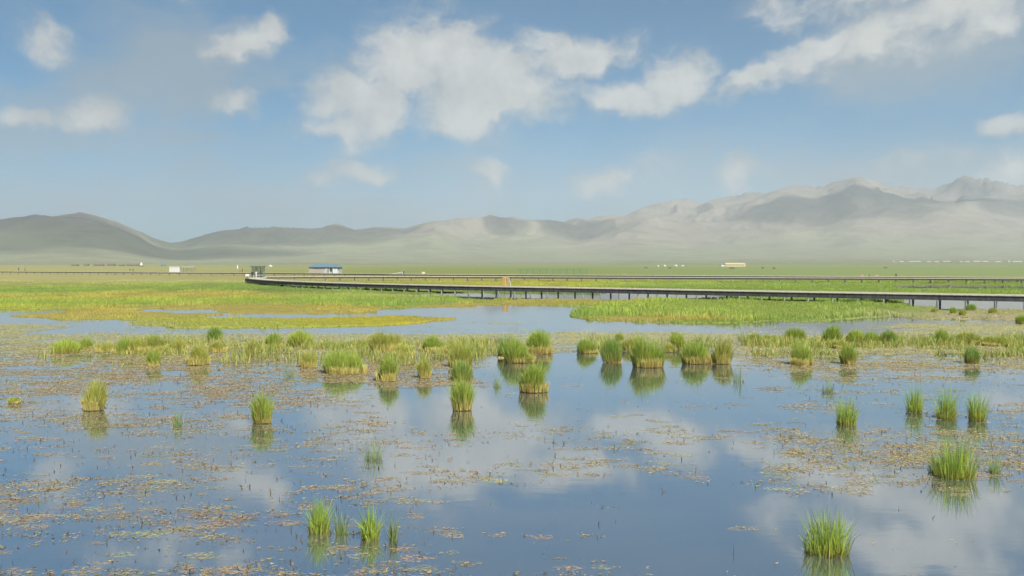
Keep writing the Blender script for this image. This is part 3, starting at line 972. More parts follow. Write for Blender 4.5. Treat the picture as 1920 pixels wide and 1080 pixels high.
def build_weeds():
    n = 1450000
    d = np.sqrt(rng.uniform(9.0 ** 2, 66 ** 2, n))
    x = d * rng.uniform(-0.68, 0.68, n)
    px, py = to_px(x, d, 0 * x)
    c = weed_density(px, py)
    # streaky drifts: patches longer across the view
    pn = 0.36 * fbm(x * 0.30, d * 0.6, 5, 91, 0.6) + 0.42 * fbm(x * 1.6, d * 3.0, 5, 95, 0.65) + 0.22 * rng.random(n)
    thr = np.interp(c, [0, 0.1, 0.3, 0.6, 0.9], [0.70, 0.635, 0.565, 0.48, 0.38])
    k = (pn > thr) & (rng.random(n) < np.interp(c, [0, 0.2, 0.8], [0.5, 0.8, 1.0]))
    x, d, px, py, c = x[k], d[k], px[k], py[k], c[k]
    k = (py > 622)
    k[~k] = ~land_mask(px[~k], py[~k])
    x, d, px, py, c = x[k], d[k], px[k], py[k], c[k]
    n = len(x)
    tan_, pink, olive, rust, dark = (0.50, 0.41, 0.21), (0.48, 0.35, 0.20), (0.40, 0.38, 0.13), (0.38, 0.23, 0.07), (0.15, 0.13, 0.08)
    col = jitter(tan_, n)
    q = rng.random(n)
    left_near = (px < 900) & (py > 680)
    wp = np.where(left_near, 0.45, 0.10)
    m = q < wp
    col[m] = jitter(pink, m.sum())
    m = (q > 0.62) & (q < np.where(left_near, 0.70, 0.86))
    col[m] = jitter(olive, m.sum())
    m = q > 0.93
    col[m] = jitter(np.where(0, 0, rust), m.sum())
    m = (q > 0.88) & (q < 0.93)
    col[m] = jitter(dark, m.sum())
    back = smooth(700, 650, py)
    g = jitter((0.52, 0.50, 0.23), n)
    sel = rng.random(n) < 0.85 * back
    col[sel] = g[sel]
    sz = (0.020 + 0.075 * rng.random(n) ** 2) * np.interp(d, [10, 25, 60], [1.0, 1.25, 1.8])
    v = leaf_quads(x, d, np.full(n, 0.006) + rng.uniform(0, 0.01, n), sz, sz * rng.uniform(0.2, 0.5, n), rng.normal(0, 0.6, n), rng.uniform(0, 0.2, n), col)
    o = add('floating_weed', mesh_np('floating_weed', *v), M['weed'])
    tag(o, 'tan and brown pondweed leaves floating in drifts on the water', 'weed', kind='stuff')
    # thin film of dead weed lying at the surface
    k = np.flatnonzero((rng.random(n) < 0.05) & (d < 48))
    nf = len(k)
    a0 = rng.uniform(0, 1, nf)
    th = np.arange(9)[None] / 9 * 2 * math.pi + a0[:, None]
    rr_ = rng.uniform(0.5, 1.1, (nf, 9))
    sz_ = rng.uniform(0.08, 0.26, nf)[:, None] * np.interp(d[k], [10, 50], [0.8, 1.5])[:, None]
    vf = np.stack([x[k][:, None] + np.cos(th) * rr_ * sz_ * 1.7, d[k][:, None] + np.sin(th) * rr_ * sz_ * 0.9, np.full((nf, 9), 0.0025) + rng.uniform(0, 0.002, (nf, 1))], -1)
    o = add('weed_film', mesh_np('weed_film', vf.reshape(-1, 3), np.arange(nf * 9).reshape(nf, 9), np.repeat(jitter((0.46, 0.38, 0.22), nf, 0.15), 9, 0)), M['film'])
    tag(o, 'thin tan film of dead weed on the water surface', 'weed', kind='stuff')
    # short dead stems and curled leaves standing out of the water
    k = rng.random(n) < np.interp(d, [10, 20, 40, 66], [0.10, 0.075, 0.03, 0.0])
    m = 5200
    xs = np.concatenate([x[k], rng.uniform(-0.65, 0.65, m) * 1.0])
    ds = np.concatenate([d[k], np.sqrt(rng.uniform(9.0 ** 2, 45 ** 2, m))])
    xs[-m:] *= ds[-m:]
    pxs, pys = to_px(xs, ds, 0 * xs)
    keep = np.ones(len(xs), bool)
    keep[-m:] = rng.random(m) < np.clip(weed_density(pxs[-m:], pys[-m:]) * 2.0, 0.0, 0.8)
    xs, ds = xs[keep], ds[keep]
    n = len(xs)
    bc = jitter((0.12, 0.09, 0.05), n, 0.4)
    tc_ = jitter((0.26, 0.17, 0.07), n, 0.4)
    v = blades(n, np.stack([xs, ds, np.full(n, -0.02)], -1), rng.uniform(0.03, 0.12, n) * np.where(rng.random(n) < 0.1, 1.8, 1.0), rng.uniform(0.010, 0.026, n), rng.uniform(0, 6.28, n), rng.uniform(0, 0.9, n), bc, tc_)
    o = add('emergent_stems', mesh_np('emergent_stems', *v), M['blade'])
    tag(o, 'short brown dead stems sticking out of the shallow water', 'weed', kind='stuff')


def build_sedge():
    """low olive growth between the tussocks"""
    n = 200000
    d = rng.uniform(30, 58, n)
    x = d * rng.uniform(-0.68, 0.68, n)
    px, py = to_px(x, d, 0 * x)
    c = 0.62 * band(px, py, 130, 960, 640, 668, 40, 6)
    c = np.maximum(c, 0.3 * band(px, py, 60, 930, 662, 690, 40, 8))
    c = np.maximum(c, 0.95 * band(px, py, 1390, 1700, 636, 654, 25, 4))
    c = np.maximum(c, 0.75 * band(px, py, 1700, 2300, 636, 664, 25, 5))
    c = np.maximum(c, 0.5 * band(px, py, 1400, 2300, 650, 672, 25, 5))
    c = np.maximum(c, 0.6 * band(px, py, 1100, 1380, 640, 660, 25, 4))
    pn = fbm(x * 0.4, d * 0.55, 5, 131, 0.6)
    k = (pn > np.interp(c, [0, 0.4, 0.9], [0.9, 0.56, 0.42])) & (rng.random(n) < c)
    x, d, pn = x[k], d[k], pn[k]
    n = len(x)
    col = jitter((0.50, 0.53, 0.12), n)
    q = rng.random(n)
    m = q < 0.22
    col[m] = jitter((0.68, 0.58, 0.20), m.sum())
    m = q > 0.6
    col[m] = jitter((0.30, 0.46, 0.09), m.sum())
    h = rng.uniform(0.06, 0.28, n) * (0.6 + 2.0 * smooth(0.45, 0.7, pn))
    v = blades(n, np.stack([x, d, np.full(n, -0.01)], -1), h, np.full(n, 0.04), rng.uniform(0, 6.28, n), rng.uniform(0, 0.7, n), jitter((0.44, 0.42, 0.12), n), col)
    o = add('marsh_sedge', mesh_np('marsh_sedge', *v), M['blade'])
    tag(o, 'low olive sedge growing in the shallows between tussocks', 'grass', kind='stuff')


build_meadow_grass()
build_weeds()
build_sedge()


# ------------------------------------------------------------------ boardwalks
DECK_Z = 1.15


def catmull(pts, step):
    P = [Vector(p) for p in pts]
    P = [P[0] * 2 - P[1]] + P + [P[-1] * 2 - P[-2]]
    out = []
    for i in range(1, len(P) - 2):
        p0, p1, p2, p3 = P[i - 1:i + 3]
        n = max(2, int((p2 - p1).length / 0.5))
        for j in range(n):
            t = j / n
            out.append(0.5 * ((2 * p1) + (p2 - p0) * t + (2 * p0 - 5 * p1 + 4 * p2 - p3) * t * t + (3 * p1 - p0 - 3 * p2 + p3) * t ** 3))
    out.append(P[-2])
    # even steps
    res, acc = [out[0]], 0.0
    for a, b in zip(out, out[1:]):
        seg = (b - a).length
        while acc + seg >= step:
            a = a + (b - a).normalized() * (step - acc)
            seg = (b - a).length
            acc = 0.0
            res.append(a.copy())
        acc += seg
    return res


def boardwalk(name, label, px_pts, width, board, bay, post_r, group, depth=0.5):
    """px_pts: pixels of the front deck edge; they lie on the plane of the deck top"""
    path = [Vector((*ground(float(a), float(b), DECK_Z), 0)) for a, b in px_pts]
    line = catmull(path, board)
    root = thing(name, label, 'boardwalk', tuple(line[0]), 0, group)
    o0 = line[0]
    L, Rr = [], []
    for i, p in enumerate(line):
        d = (line[min(i + 1, len(line) - 1)] - line[max(i - 1, 0)]).normalized()
        nrm = Vector((d.y, -d.x, 0))              # to the right of the walking direction
        L.append(p - o0)
        Rr.append(p + nrm * width - o0)
    deck, beamf, beamb, kerb = MB(), MB(), MB(), MB()
    g = 0.06
    for i in range(len(line) - 1):
        a, b = L[i].lerp(L[i + 1], g), L[i].lerp(L[i + 1], 1 - g)
        c, d = Rr[i].lerp(Rr[i + 1], 1 - g), Rr[i].lerp(Rr[i + 1], g)
        oa = (a - d).normalized() * (0.05 + 0.02 * random.random())
        zt = DECK_Z + random.uniform(-0.006, 0.006)
        deck.hexa([(a + oa).to_tuple()[:2] + (zt - 0.05,), (d - oa).to_tuple()[:2] + (zt - 0.05,), (c - oa).to_tuple()[:2] + (zt - 0.05,), (b + oa).to_tuple()[:2] + (zt - 0.05,),
                   (a + oa).to_tuple()[:2] + (zt,), (d - oa).to_tuple()[:2] + (zt,), (c - oa).to_tuple()[:2] + (zt,), (b + oa).to_tuple()[:2] + (zt,)])
    stepn = max(1, int(bay / board))
    idx = list(range(0, len(line) - 1, stepn)) + [len(line) - 1]
    for i, j in zip(idx, idx[1:]):
        for mb, E, F in ((beamf, L, Rr), (beamb, Rr, L)):
            w0, w1 = (F[i] - E[i]).normalized() * 0.16, (F[j] - E[j]).normalized() * 0.16
            e0, e1 = E[i] + w0 * 0.3, E[j] + w1 * 0.3
            z0, z1 = DECK_Z - 0.058 - depth, DECK_Z - 0.058
            mb.hexa([(*(e0).to_tuple()[:2], z0), (*(e0 + w0).to_tuple()[:2], z0), (*(e1 + w1).to_tuple()[:2], z0), (*(e1).to_tuple()[:2], z0),
                     (*(e0).to_tuple()[:2], z1), (*(e0 + w0).to_tuple()[:2], z1), (*(e1 + w1).to_tuple()[:2], z1), (*(e1).to_tuple()[:2], z1)])
            z0, z1 = DECK_Z + 0.012, DECK_Z + 0.07
            w0, w1 = w0 * 0.6, w1 * 0.6
            kerb.hexa([(*(e0).to_tuple()[:2], z0), (*(e0 + w0).to_tuple()[:2], z0), (*(e1 + w1).to_tuple()[:2], z0), (*(e1).to_tuple()[:2], z0),
                       (*(e0).to_tuple()[:2], z1), (*(e0 + w0).to_tuple()[:2], z1), (*(e1 + w1).to_tuple()[:2], z1), (*(e1).to_tuple()[:2], z1)])
    o = deck.build('deck_boards', M['deck'], root)
    o['kind'] = 'stuff'
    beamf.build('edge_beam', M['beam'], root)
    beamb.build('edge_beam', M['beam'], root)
    kerb.build('kerb_rail', M['deck'], root)
    pm = MB().tube((0, 0, -0.42), (0, 0, DECK_Z - depth - 0.02), post_r, post_r * 0.94, 8).mesh('post')
    pm.materials.append(M['post'])
    for i in idx[:149]:
        for E, F in ((L, Rr), (Rr, L)):
            q = E[i] + (F[i] - E[i]).normalized() * 0.14
            p = add('post', pm, None, root, (q.x, q.y, 0))
            p.rotation_euler = (random.uniform(-.02, .02), random.uniform(-.02, .02), random.uniform(0, 6))
    return root, [p + o0 for p in L]


boardwalk('boardwalk', 'long grey timber boardwalk on posts curving past the hut and turning back', [
    (2300, 561), (2100, 558), (1916, 555), (1707, 551.5), (1526, 548.5), (1297, 544.3), (1146, 541.5), (942, 538), (796, 535), (661, 531.7), (574, 529), (507, 526), (475, 523.6), (459, 521.5)],
    3.4, 0.15, 2.7, 0.12, 'boardwalks across the marsh', 0.54)
boardwalk('boardwalk', 'middle far boardwalk, thin dark line just behind the long curving one', [
    (2300, 525), (1920, 523), (1700, 522), (1526, 521.3), (1297, 520.4), (1146, 519.9), (950, 519.2), (800, 518.9), (661, 518.8), (560, 519), (500, 519.4), (470, 519.8)],
    2.2, 0.45, 3.6, 0.11, 'boardwalks across the marsh', 0.34)
boardwalk('boardwalk', 'farthest boardwalk, thin dark line running past the foot of the blue roofed hut', [
    (2300, 521.5), (1920, 520.4), (1526, 518.2), (1297, 517), (1146, 516.2), (950, 515.2), (757, 514.2), (640, 512.9), (455, 511.4), (280, 510.6), (0, 508.9), (-400, 507)],
    2.2, 0.6, 4.8, 0.11, 'boardwalks across the marsh', 0.34)

# ------------------------------------------------------------------ people
def person_mesh(name, top, legs, pose=0, hair=(0.02, 0.018, 0.015), hat=None):
    """one continuous skinned body, 1.68 m, coloured by clothing"""
    J = {'pel': (0, 0, .92, .14), 'wst': (0, 0, 1.08, .125), 'chs': (0, -.01, 1.30, .155), 'nck': (0, 0, 1.46, .06), 'hed': (0, -.015, 1.55, .085), 'top': (0, -.005, 1.66, .075)}
    E = [('pel', 'wst'), ('wst', 'chs'), ('chs', 'nck'), ('nck', 'hed'), ('hed', 'top')]
    for sd, n_ in ((-1, 'l'), (1, 'r')):
        st = 0.10 * sd * (1 if pose == 1 else 0)
        J['hp' + n_] = (.10 * sd, 0, .88, .10)
        J['kn' + n_] = (.11 * sd, -.02 + st, .49, .068)
        J['an' + n_] = (.11 * sd, .02 + st * 1.6, .09, .045)
        J['to' + n_] = (.125 * sd, -.14 + st * 1.6, .035, .035)
        J['sh' + n_] = (.19 * sd, 0, 1.39, .07)
        J['el' + n_] = (.25 * sd, .02 - (0.05 if pose == 2 else 0), 1.12, .048)
        J['wr' + n_] = (.25 * sd - (0.08 * sd if pose == 2 else 0), -.06 - (0.14 if pose == 2 else 0), .90 + (0.16 if pose == 2 else 0), .036)
        J['hn' + n_] = (.25 * sd - (0.10 * sd if pose == 2 else 0), -.09 - (0.18 if pose == 2 else 0), .81 + (0.22 if pose == 2 else 0), .034)
        E += [('pel', 'hp' + n_), ('hp' + n_, 'kn' + n_), ('kn' + n_, 'an' + n_), ('an' + n_, 'to' + n_), ('chs', 'sh' + n_), ('sh' + n_, 'el' + n_), ('el' + n_, 'wr' + n_), ('wr' + n_, 'hn' + n_)]
    return skin_mesh(name, J, E, 'pel', lambda p: (
        hat if (hat and p[2] > 1.585) else hair if (p[2] > 1.585 or (p[2] > 1.47 and p[1] > 0.035)) else (0.42, 0.27, 0.19) if (p[2] > 1.44 or (abs(p[0]) > 0.19 and p[2] < 0.92 and p[2] > 0.7)) else
        (0.03, 0.03, 0.03) if p[2] < 0.08 else legs if p[2] < 0.95 and abs(p[0]) < 0.2 else top))


def skin_mesh(name, J, E, root, colf):
    keys = list(J)
    me = bpy.data.meshes.new(name)
    me.from_pydata([J[k][:3] for k in keys], [(keys.index(a), keys.index(b)) for a, b in E], [])
    ob = bpy.data.objects.new(name, me)
    C.objects.link(ob)
    md = ob.modifiers.new('skin', 'SKIN')
    md.use_smooth_shade = True
    if not me.skin_vertices:
        me.skin_vertices.new()
    sv = me.skin_vertices[0].data
    for i, k in enumerate(keys):
        sv[i].radius = (J[k][3], J[k][3])
        sv[i].use_root = (k == root)
    ob.modifiers.new('sub', 'SUBSURF').levels = 1
    dg = bpy.context.evaluated_depsgraph_get()
    dg.update()
    new = bpy.data.meshes.new_from_object(ob.evaluated_get(dg))
    bpy.data.objects.remove(ob)
    new.name = name
    at = new.color_attributes.new('tint', 'FLOAT_COLOR', 'POINT')
    for i, v in enumerate(new.vertices):
        at.data[i].color = (*colf(v.co), 1)
    new.materials.append(M['cloth'])
    return new


def mat_attr(name, rough):
    m, t = mat_new(name)
    at = t.n('ShaderNodeAttribute', attribute_name='tint')
    tc = t.n('ShaderNodeTexCoord')
    nz = t.n('ShaderNodeTexNoise', {'Vector': tc.outputs['Object'], 'Scale': 30.0, 'Detail': 3.0}).outputs['Fac']
    c = t.mix(t.m('MULTIPLY', nz, 0.25), at.outputs['Color'], (0.05, 0.05, 0.05))
    p = t.n('ShaderNodeBsdfPrincipled', {'Base Color': c, 'Roughness': rough})
    o = t.n('ShaderNodeOutputMaterial')
    t.link(p.outputs[0], o.inputs[0])
    return m


M['cloth'] = mat_attr('clothing', 0.8)


def at_deck(px, py):
    x, y = ground(float(px), float(py), DECK_Z + 0.01)
    return (x, y, DECK_Z + 0.008)


def at_dist(px, d, z=0.1):
    return ((px - 960) / FPX * d, d, z)


def person(loc, label, top, legs, pose=0, rz=0.0, hat=None, group=None):
    o = add('person', person_mesh('person', top, legs, pose, hat=hat), None, None, loc)
    o.rotation_euler = (0, 0, rz)
    tag(o, label, 'person', group)


BLK, WHT, NAVY, RED, ORG, GRN = (0.03, 0.03, 0.035), (0.72, 0.72, 0.68), (0.05, 0.06, 0.10), (0.45, 0.07, 0.05), (0.62, 0.26, 0.08), (0.10, 0.20, 0.08)
person(at_deck(473.2, 521.0), 'person in black clothes standing at the little frame shelter', BLK, BLK, 0, 0.4)
person(at_deck(480.5, 521.8), 'person in white clothes standing at the little frame shelter', WHT, WHT, 2, -0.5, hat=(0.7, 0.7, 0.66))
person(at_deck(35, 508.2), 'dark dressed person on the far boardwalk, leftmost in the picture', NAVY, BLK, 1, 1.3)
person(at_deck(41, 508.2), 'person in cream clothes between two dark ones on the far left boardwalk', (0.55, 0.46, 0.34), (0.4, 0.36, 0.3), 0, 1.6)
person(at_deck(47, 508.3), 'dark dressed person on far boardwalk, right of the cream dressed one', GRN, BLK, 1, -1.3)
person(at_dist(244, 470), 'tiny dark figure on the straw plain left of a second one', BLK, NAVY, 1, 0.3)
person(at_dist(249.5, 460), 'tiny dark figure on the straw plain, right of two by the sheds', NAVY, BLK, 0, 0.9)
person(at_deck(450, 511.1), 'person in orange brown on the far boardwalk left of the frame shelter', ORG, (0.2, 0.12, 0.07), 1, 1.2)
person(at_deck(454.3, 511.2), 'person in dark clothes beside the orange brown one near frame shelter', (0.10, 0.05, 0.04), BLK, 0, -1.0)
person(at_deck(757, 514.1), 'dark haired person in grey on far boardwalk by the white ramp rail', (0.28, 0.28, 0.27), BLK, 1, 0.6)
person(at_dist(1617, 222, 0.08), 'person in peach clothes half hidden behind the far boardwalk on right', (0.70, 0.42, 0.25), (0.3, 0.2, 0.15), 0, 0.2, hat=(0.7, 0.5, 0.35))
person(at_dist(1630, 224, 0.30), 'person in green between two pale ones behind the far boardwalk', GRN, GRN, 0, 0.8)
person(at_dist(1643.5, 221, 0.08), 'person in orange and white right of the green one behind far boardwalk', (0.72, 0.45, 0.28), WHT, 2, -0.4, hat=(0.74, 0.62, 0.5))
person(at_dist(1680, 226, 0.35), 'dark dressed person, rightmost behind the far boardwalk', (0.07, 0.06, 0.05), BLK, 1, 0.5)
person(at_dist(1172, 232, 0.25), 'small figure in straw coloured clothes behind far boardwalk, right of centre', (0.42, 0.36, 0.2), BLK, 0, 0.1)

# ------------------------------------------------------------------ shelter, hut, cabins, signs
M['teal'] = mat_plain('dark teal metal', (0.11, 0.17, 0.175), 0.5, 0.2, 4.0)
M['white'] = mat_plain('white paint', (0.72, 0.72, 0.69), 0.6, 0.08, 3.0)
M['grey'] = mat_plain('grey panel', (0.42, 0.44, 0.44), 0.6, 0.12, 3.0)
M['wall'] = mat_plain('pinkish grey render', (0.36, 0.31, 0.265), 0.85, 0.14, 2.0, bump=0.3)
M['blue_roof'] = mat_plain('blue sheet roof', (0.14, 0.22, 0.26), 0.45, 0.12, 1.5)
M['dark'] = mat_plain('dark opening', (0.03, 0.035, 0.035), 0.3, 0.2, 2.0)
M['orange'] = mat_plain('ochre sign face', (0.40, 0.26, 0.06), 0.5, 0.12, 3.0)
M['cream'] = mat_plain('cream wall', (0.62, 0.53, 0.36), 0.8, 0.1, 1.0)
M['yellow_roof'] = mat_plain('yellow roof', (0.62, 0.48, 0.20), 0.6, 0.1, 0.6)
M['felt'] = mat_plain('white felt', (0.58, 0.57, 0.54), 0.9, 0.08, 1.0)
M['green_steel'] = mat_plain('green painted steel', (0.05, 0.19, 0.10), 0.5, 0.15, 3.0)
M['brown'] = mat_plain('brown boards', (0.19, 0.15, 0.115), 0.85, 0.3, 1.0)
M['hide'] = mat_plain('dark hide', (0.05, 0.04, 0.03), 0.8, 0.4, 5.0)

p0 = at_deck(477.5, 520.2)
t_ = thing('frame_shelter', 'small dark teal frame shelter at the bend of the curving boardwalk', 'shelter', (p0[0], p0[1] + 2.6, p0[2]), 0.12)
platform = MB()
for sx in (-1.4, -0.45, 0.45, 1.4):
    for sy in (-0.9, 0.9):
        MB().box(sx - .05, sx + .05, sy - .05, sy + .05, 0.0, 2.55).build('post', M['teal'], t_)
rf = MB().box(-1.65, 1.65, -1.15, 1.15, 2.553, 2.67).build('roof', M['teal'], t_)
for i in range(9):
    MB().box(-1.6 + i * .4 - .03, -1.6 + i * .4 + .03, -1.25, 1.25, 2.673, 2.75).build('roof_slat', M['teal'], rf)
pn = MB()
for i in range(17):
    pn.box(-1.34 + i * .1675 - .04, -1.34 + i * .1675 + .04, 0.88, 0.92, 0.1, 2.5)
pn.box(-1.34, 1.34, 0.925, 0.95, 0.08, 0.14).box(-1.34, 1.34, 0.925, 0.95, 1.2, 1.26)
pn.build('lattice_panel', M['teal'], t_)
MB().box(-1.3, 1.3, 0.45, 0.85, 0.40, 0.46).box(-1.2, -1.1, 0.5, 0.8, 0.0, 0.397).box(1.1, 1.2, 0.5, 0.8, 0.0, 0.397).build('bench', M['deck'], t_)
MB().box(-1.9, 1.9, -1.4, 1.4, -0.25, -0.03).build('floor_slab', M['deck'], t_)
for sx in (-1.7, 0.0, 1.7):
    for sy in (-1.2, 1.2):
        MB().tube((sx, sy, -1.5), (sx, sy, -0.253), .1, .1, 8).build('pile', M['post'], t_)
lb = thing('information_board', 'low white board on the deck left of the frame shelter', 'sign', at_deck(463.5, 520.6), 0.5)
MB().box(-.45, .45, -.03, .03, .35, .85).build('panel', M['felt'], lb)
for sx in (-.4, .4):
    MB().box(sx - .03, sx + .03, .033, .09, 0.0, .80).build('leg', M['grey'], lb)

# blue roofed hut
d = 379.0
t_ = thing('hut', 'pinkish grey hut with blue hipped roof on the plain', 'hut', at_dist(610.5, d, 0.08), -0.10)
W, D, H = 6.55, 3.2, 2.75
wl = MB()
wl.box(-W, 2.0, -D, D, 0.0, H).build('wall', M['wall'], t_)
MB().box(2.003, W, -D + 1.3, D - .003, 0.0, H - .003).build('rear_wall', M['grey'], t_)
rr = MB()
ov, rh = 0.55, 1.55
e = [(-W - ov, -D - ov, H + .004), (W + ov, -D - ov, H + .004), (W + ov, D + ov, H + .004), (-W - ov, D + ov, H + .004)]
rp = [(-W + 2.0, -0.02, H + rh), (W - 2.0, -0.02, H + rh), (W - 2.0, 0.02, H + rh), (-W + 2.0, 0.02, H + rh)]
rr.hexa(e + rp)
rf = rr.build('roof', M['blue_roof'], t_)
for i in range(26):
    x = -W + 0.25 + i * 0.515
    top = min(1.0, (x + W + ov) / (2.0 + ov), (W + ov - x) / (2.0 + ov))
    MB().hexa([(x - .03, -D - ov, H + .01), (x + .03, -D - ov, H + .01), (x + .03, (-D - ov) * (1 - top) - .05, H + .01 + (rh - .05) * top), (x - .03, (-D - ov) * (1 - top) - .05, H + .01 + (rh - .05) * top),
               (x - .03, -D - ov, H + .07), (x + .03, -D - ov, H + .07), (x + .03, (-D - ov) * (1 - top) - .05, H + .07 + (rh - .05) * top), (x - .03, (-D - ov) * (1 - top) - .05, H + .07 + (rh - .05) * top)]).build('roof_seam', M['blue_roof'], rf)
for i in range(6):
    x = -4.3 + i * 1.02
    w_ = MB().box(x - .36, x + .36, -D - .03, -D + .02, 2.02, 2.5).build('window', M['dark'], t_)
    MB().box(x - .42, x + .42, -D - .07, -D - .033, 1.95, 2.02).build('sill', M['grey'], w_)
dr = MB().box(0.55, 1.55, -D - .05, -D + .02, 0.05, 2.15).build('door', M['grey'], t_)
MB().box(1.40, 1.46, -D - .12, -D - .053, 1.0, 1.15).build('handle', M['dark'], dr)
MB().box(2.4, 3.1, -D + 1.26, -D + 1.297, 2.1, 2.5).build('window', M['dark'], t_)
for x in (2.6, 4.4, 6.2):
    MB().box(x - .14, x + .14, -D + .05, -D + .33, 0.05, H).build('porch_column', M['white'], t_)
MB().box(4.55, 6.05, -D + .12, -D + .2, 0.05, 2.3).build('porch_panel', M['felt'], t_)
MB().box(-W - .3, W + .3, -D - .5, D + .3, -.35, -.004).build('plinth', M['grey'], t_)

# white panel cabin left of it
t_ = thing('cabin', 'small white and grey panelled cabin on the plain, far left', 'cabin', at_dist(329, 424, 0.08), 0.06)
MB().box(-2.55, 2.55, -1.3, 1.3, .1, 2.75).build('body', M['grey'], t_)
for i in range(4):
    x = -1.92 + i * 1.28
    dd = MB().box(x - .52, x + .52, -1.36, -1.303, .2, 2.55).build('door', M['felt'], t_)
    MB().box(x + .36, x + .42, -1.41, -1.363, 1.2, 1.4).build('handle', M['dark'], dd)
MB().box(-2.7, 2.7, -1.5, 1.45, 2.753, 2.9).build('roof', M['white'], t_)
MB().box(-2.6, 2.6, -1.35, 1.35, -.3, .097).build('base', M['dark'], t_)
t_ = thing('open_shed', 'low open shed frame right of the white panelled cabin', 'shed', at_dist(353, 480, 0.1), -0.08)
for x in (-3.4, -1.1, 1.1, 3.4):
    for y in (-1.2, 1.2):
        MB().box(x - .09, x + .09, y - .09, y + .09, -.2, 2.2).build('post', M['brown'], t_)
MB().hexa([(-3.8, -1.6, 2.203), (3.8, -1.6, 2.203), (3.8, 1.6, 2.5), (-3.8, 1.6, 2.5), (-3.8, -1.6, 2.32), (3.8, -1.6, 2.32), (3.8, 1.6, 2.62), (-3.8, 1.6, 2.62)]).build('roof', M['grey'], t_)

# far sheds, dark line of a herders' camp
for i, (px, w_, hh, lab) in enumerate([(141, 12, 2.6, 'low reddish dark shed, leftmost of the distant camp'), (162, 8, 3.2, 'small dark shed second from left in the distant camp'),
                                       (186, 18, 2.8, 'long dark shed in the middle of the distant camp'), (209, 14, 3.2, 'dark shed right of the longest middle one in the distant camp'),
                                       (228, 10, 2.4, 'low rust brown shed in the distant camp left of white yurt'), (249, 22, 2.8, 'longest dark shed ending beside the white yurt far left')]):
    dd = 1400.0
    L_ = w_ * dd / FPX
    t_ = thing('shed', lab, 'shed', at_dist(px, dd, 0.35), random.uniform(-.1, .1), 'sheds of the distant camp')
    MB().box(-L_ / 2, L_ / 2, -2.5, 2.5, -.5, hh * .65).build('wall', M['brown'], t_)
    MB().hexa([(-L_ / 2 - .4, -3, hh * .65 + .01), (L_ / 2 + .4, -3, hh * .65 + .01), (L_ / 2 + .4, 3, hh * .65 + .01), (-L_ / 2 - .4, 3, hh * .65 + .01), (-L_ / 2 - .4, -.1, hh), (L_ / 2 + .4, -.1, hh), (L_ / 2 + .4, .1, hh), (-L_ / 2 - .4, .1, hh)]).build('roof', M['brown'], t_)


def yurt(loc, r, label, group=None, felt='felt'):
    t_ = thing('yurt', label, 'yurt', loc, random.uniform(-1, 1), group)
    MB().lathe([(r, -.3), (r, r * .5), (r * .97, r * .52)], 20).build('felt_wall', M[felt], t_)
    MB().lathe([(r * 1.04, r * .5), (r * .75, r * .75), (r * .35, r * .95), (r * .12, r * 1.0), (0.0, r * 1.0)], 20).build('felt_roof', M[felt], t_)
    MB().box(-r * .2, r * .2, -r - .06, -r + .04, 0, r * .45).build('door', M['brown'], t_)
    MB().lathe([(r * .16, r * .99), (r * .16, r * 1.07), (0, r * 1.1)], 12).build('smoke_ring', M['grey'], t_)


for (px, r, dd, lab) in [(1233.5, 1.7, 1150, 'leftmost of four white yurts on the plain right of centre'), (1246, 2.2, 1180, 'second from left of four white yurts right of centre'),
                         (1267, 2.4, 1200, 'wide white yurt, third of four on plain right of centre'), (1280, 2.0, 1150, 'rightmost of four white yurts on plain right of centre')]:
    yurt(at_dist(px, dd, 0.25), r, lab, 'white yurts on the plain')
yurt(at_dist(507, 1050, 0.3), 2.3, 'single white yurt beyond the frame shelter')
yurt(at_dist(307, 1300, 0.4), 3.8, 'blue domed tent behind the white panelled cabin', None, 'blue_roof')

# white stupa-like tower beside the camp and a white marker post
t_ = thing('white_tower', 'small white round topped tower on dark base beside the distant sheds', 'tower', at_dist(265.3, 1150, 0.35))
MB().lathe([(1.3, 1.4), (1.5, 2.6), (1.25, 4.2), (0.6, 5.2), (0.0, 5.6)], 16).build('dome', M['white'], t_)
MB().box(-2.1, 2.1, -2.1, 2.1, -.4, 1.398).build('base', M['brown'], t_)
t_ = thing('marker_pillar', 'slim white marker pillar left of the frame shelter', 'pillar', at_dist(445.7, 700, 0.15))
MB().hexa([(-.42, -.42, 0.3), (.42, -.42, 0.3), (.42, .42, 0.3), (-.42, .42, 0.3), (-.34, -.34, 2.9), (.34, -.34, 2.9), (.34, .34, 2.9), (-.34, .34, 2.9)]).build('shaft', M['white'], t_)
MB().box(-.6, .6, -.6, .6, -.2, .297).build('foot', M['grey'], t_)

# cream building on the plain, right of centre
t_ = thing('long_building', 'long cream building with yellow roof on the far plain', 'building', at_dist(1376, 1180, 0.3), 0.05)
MB().box(-13, 15, -4, 4, -.5, 2.9).build('wall', M['cream'], t_)
MB().hexa([(-13.6, -4.6, 2.91), (15.6, -4.6, 2.91), (15.6, 4.6, 2.91), (-13.6, 4.6, 2.91), (-12.4, -.1, 4.9), (14.4, -.1, 4.9), (14.4, .1, 4.9), (-12.4, .1, 4.9)]).build('roof', M['yellow_roof'], t_)
MB().box(-19, -13.003, -3, 3, -.5, 2.2).build('annex', M['felt'], t_)
for i in range(8):
    w_ = MB().box(-11 + i * 3.3 - .6, -11 + i * 3.3 + .6, -4.06, -3.98, .9, 2.2).build('window', M['dark'], t_)
    MB().box(-11 + i * 3.3 - .7, -11 + i * 3.3 + .7, -4.12, -4.063, .78, .9).build('sill', M['white'], w_)

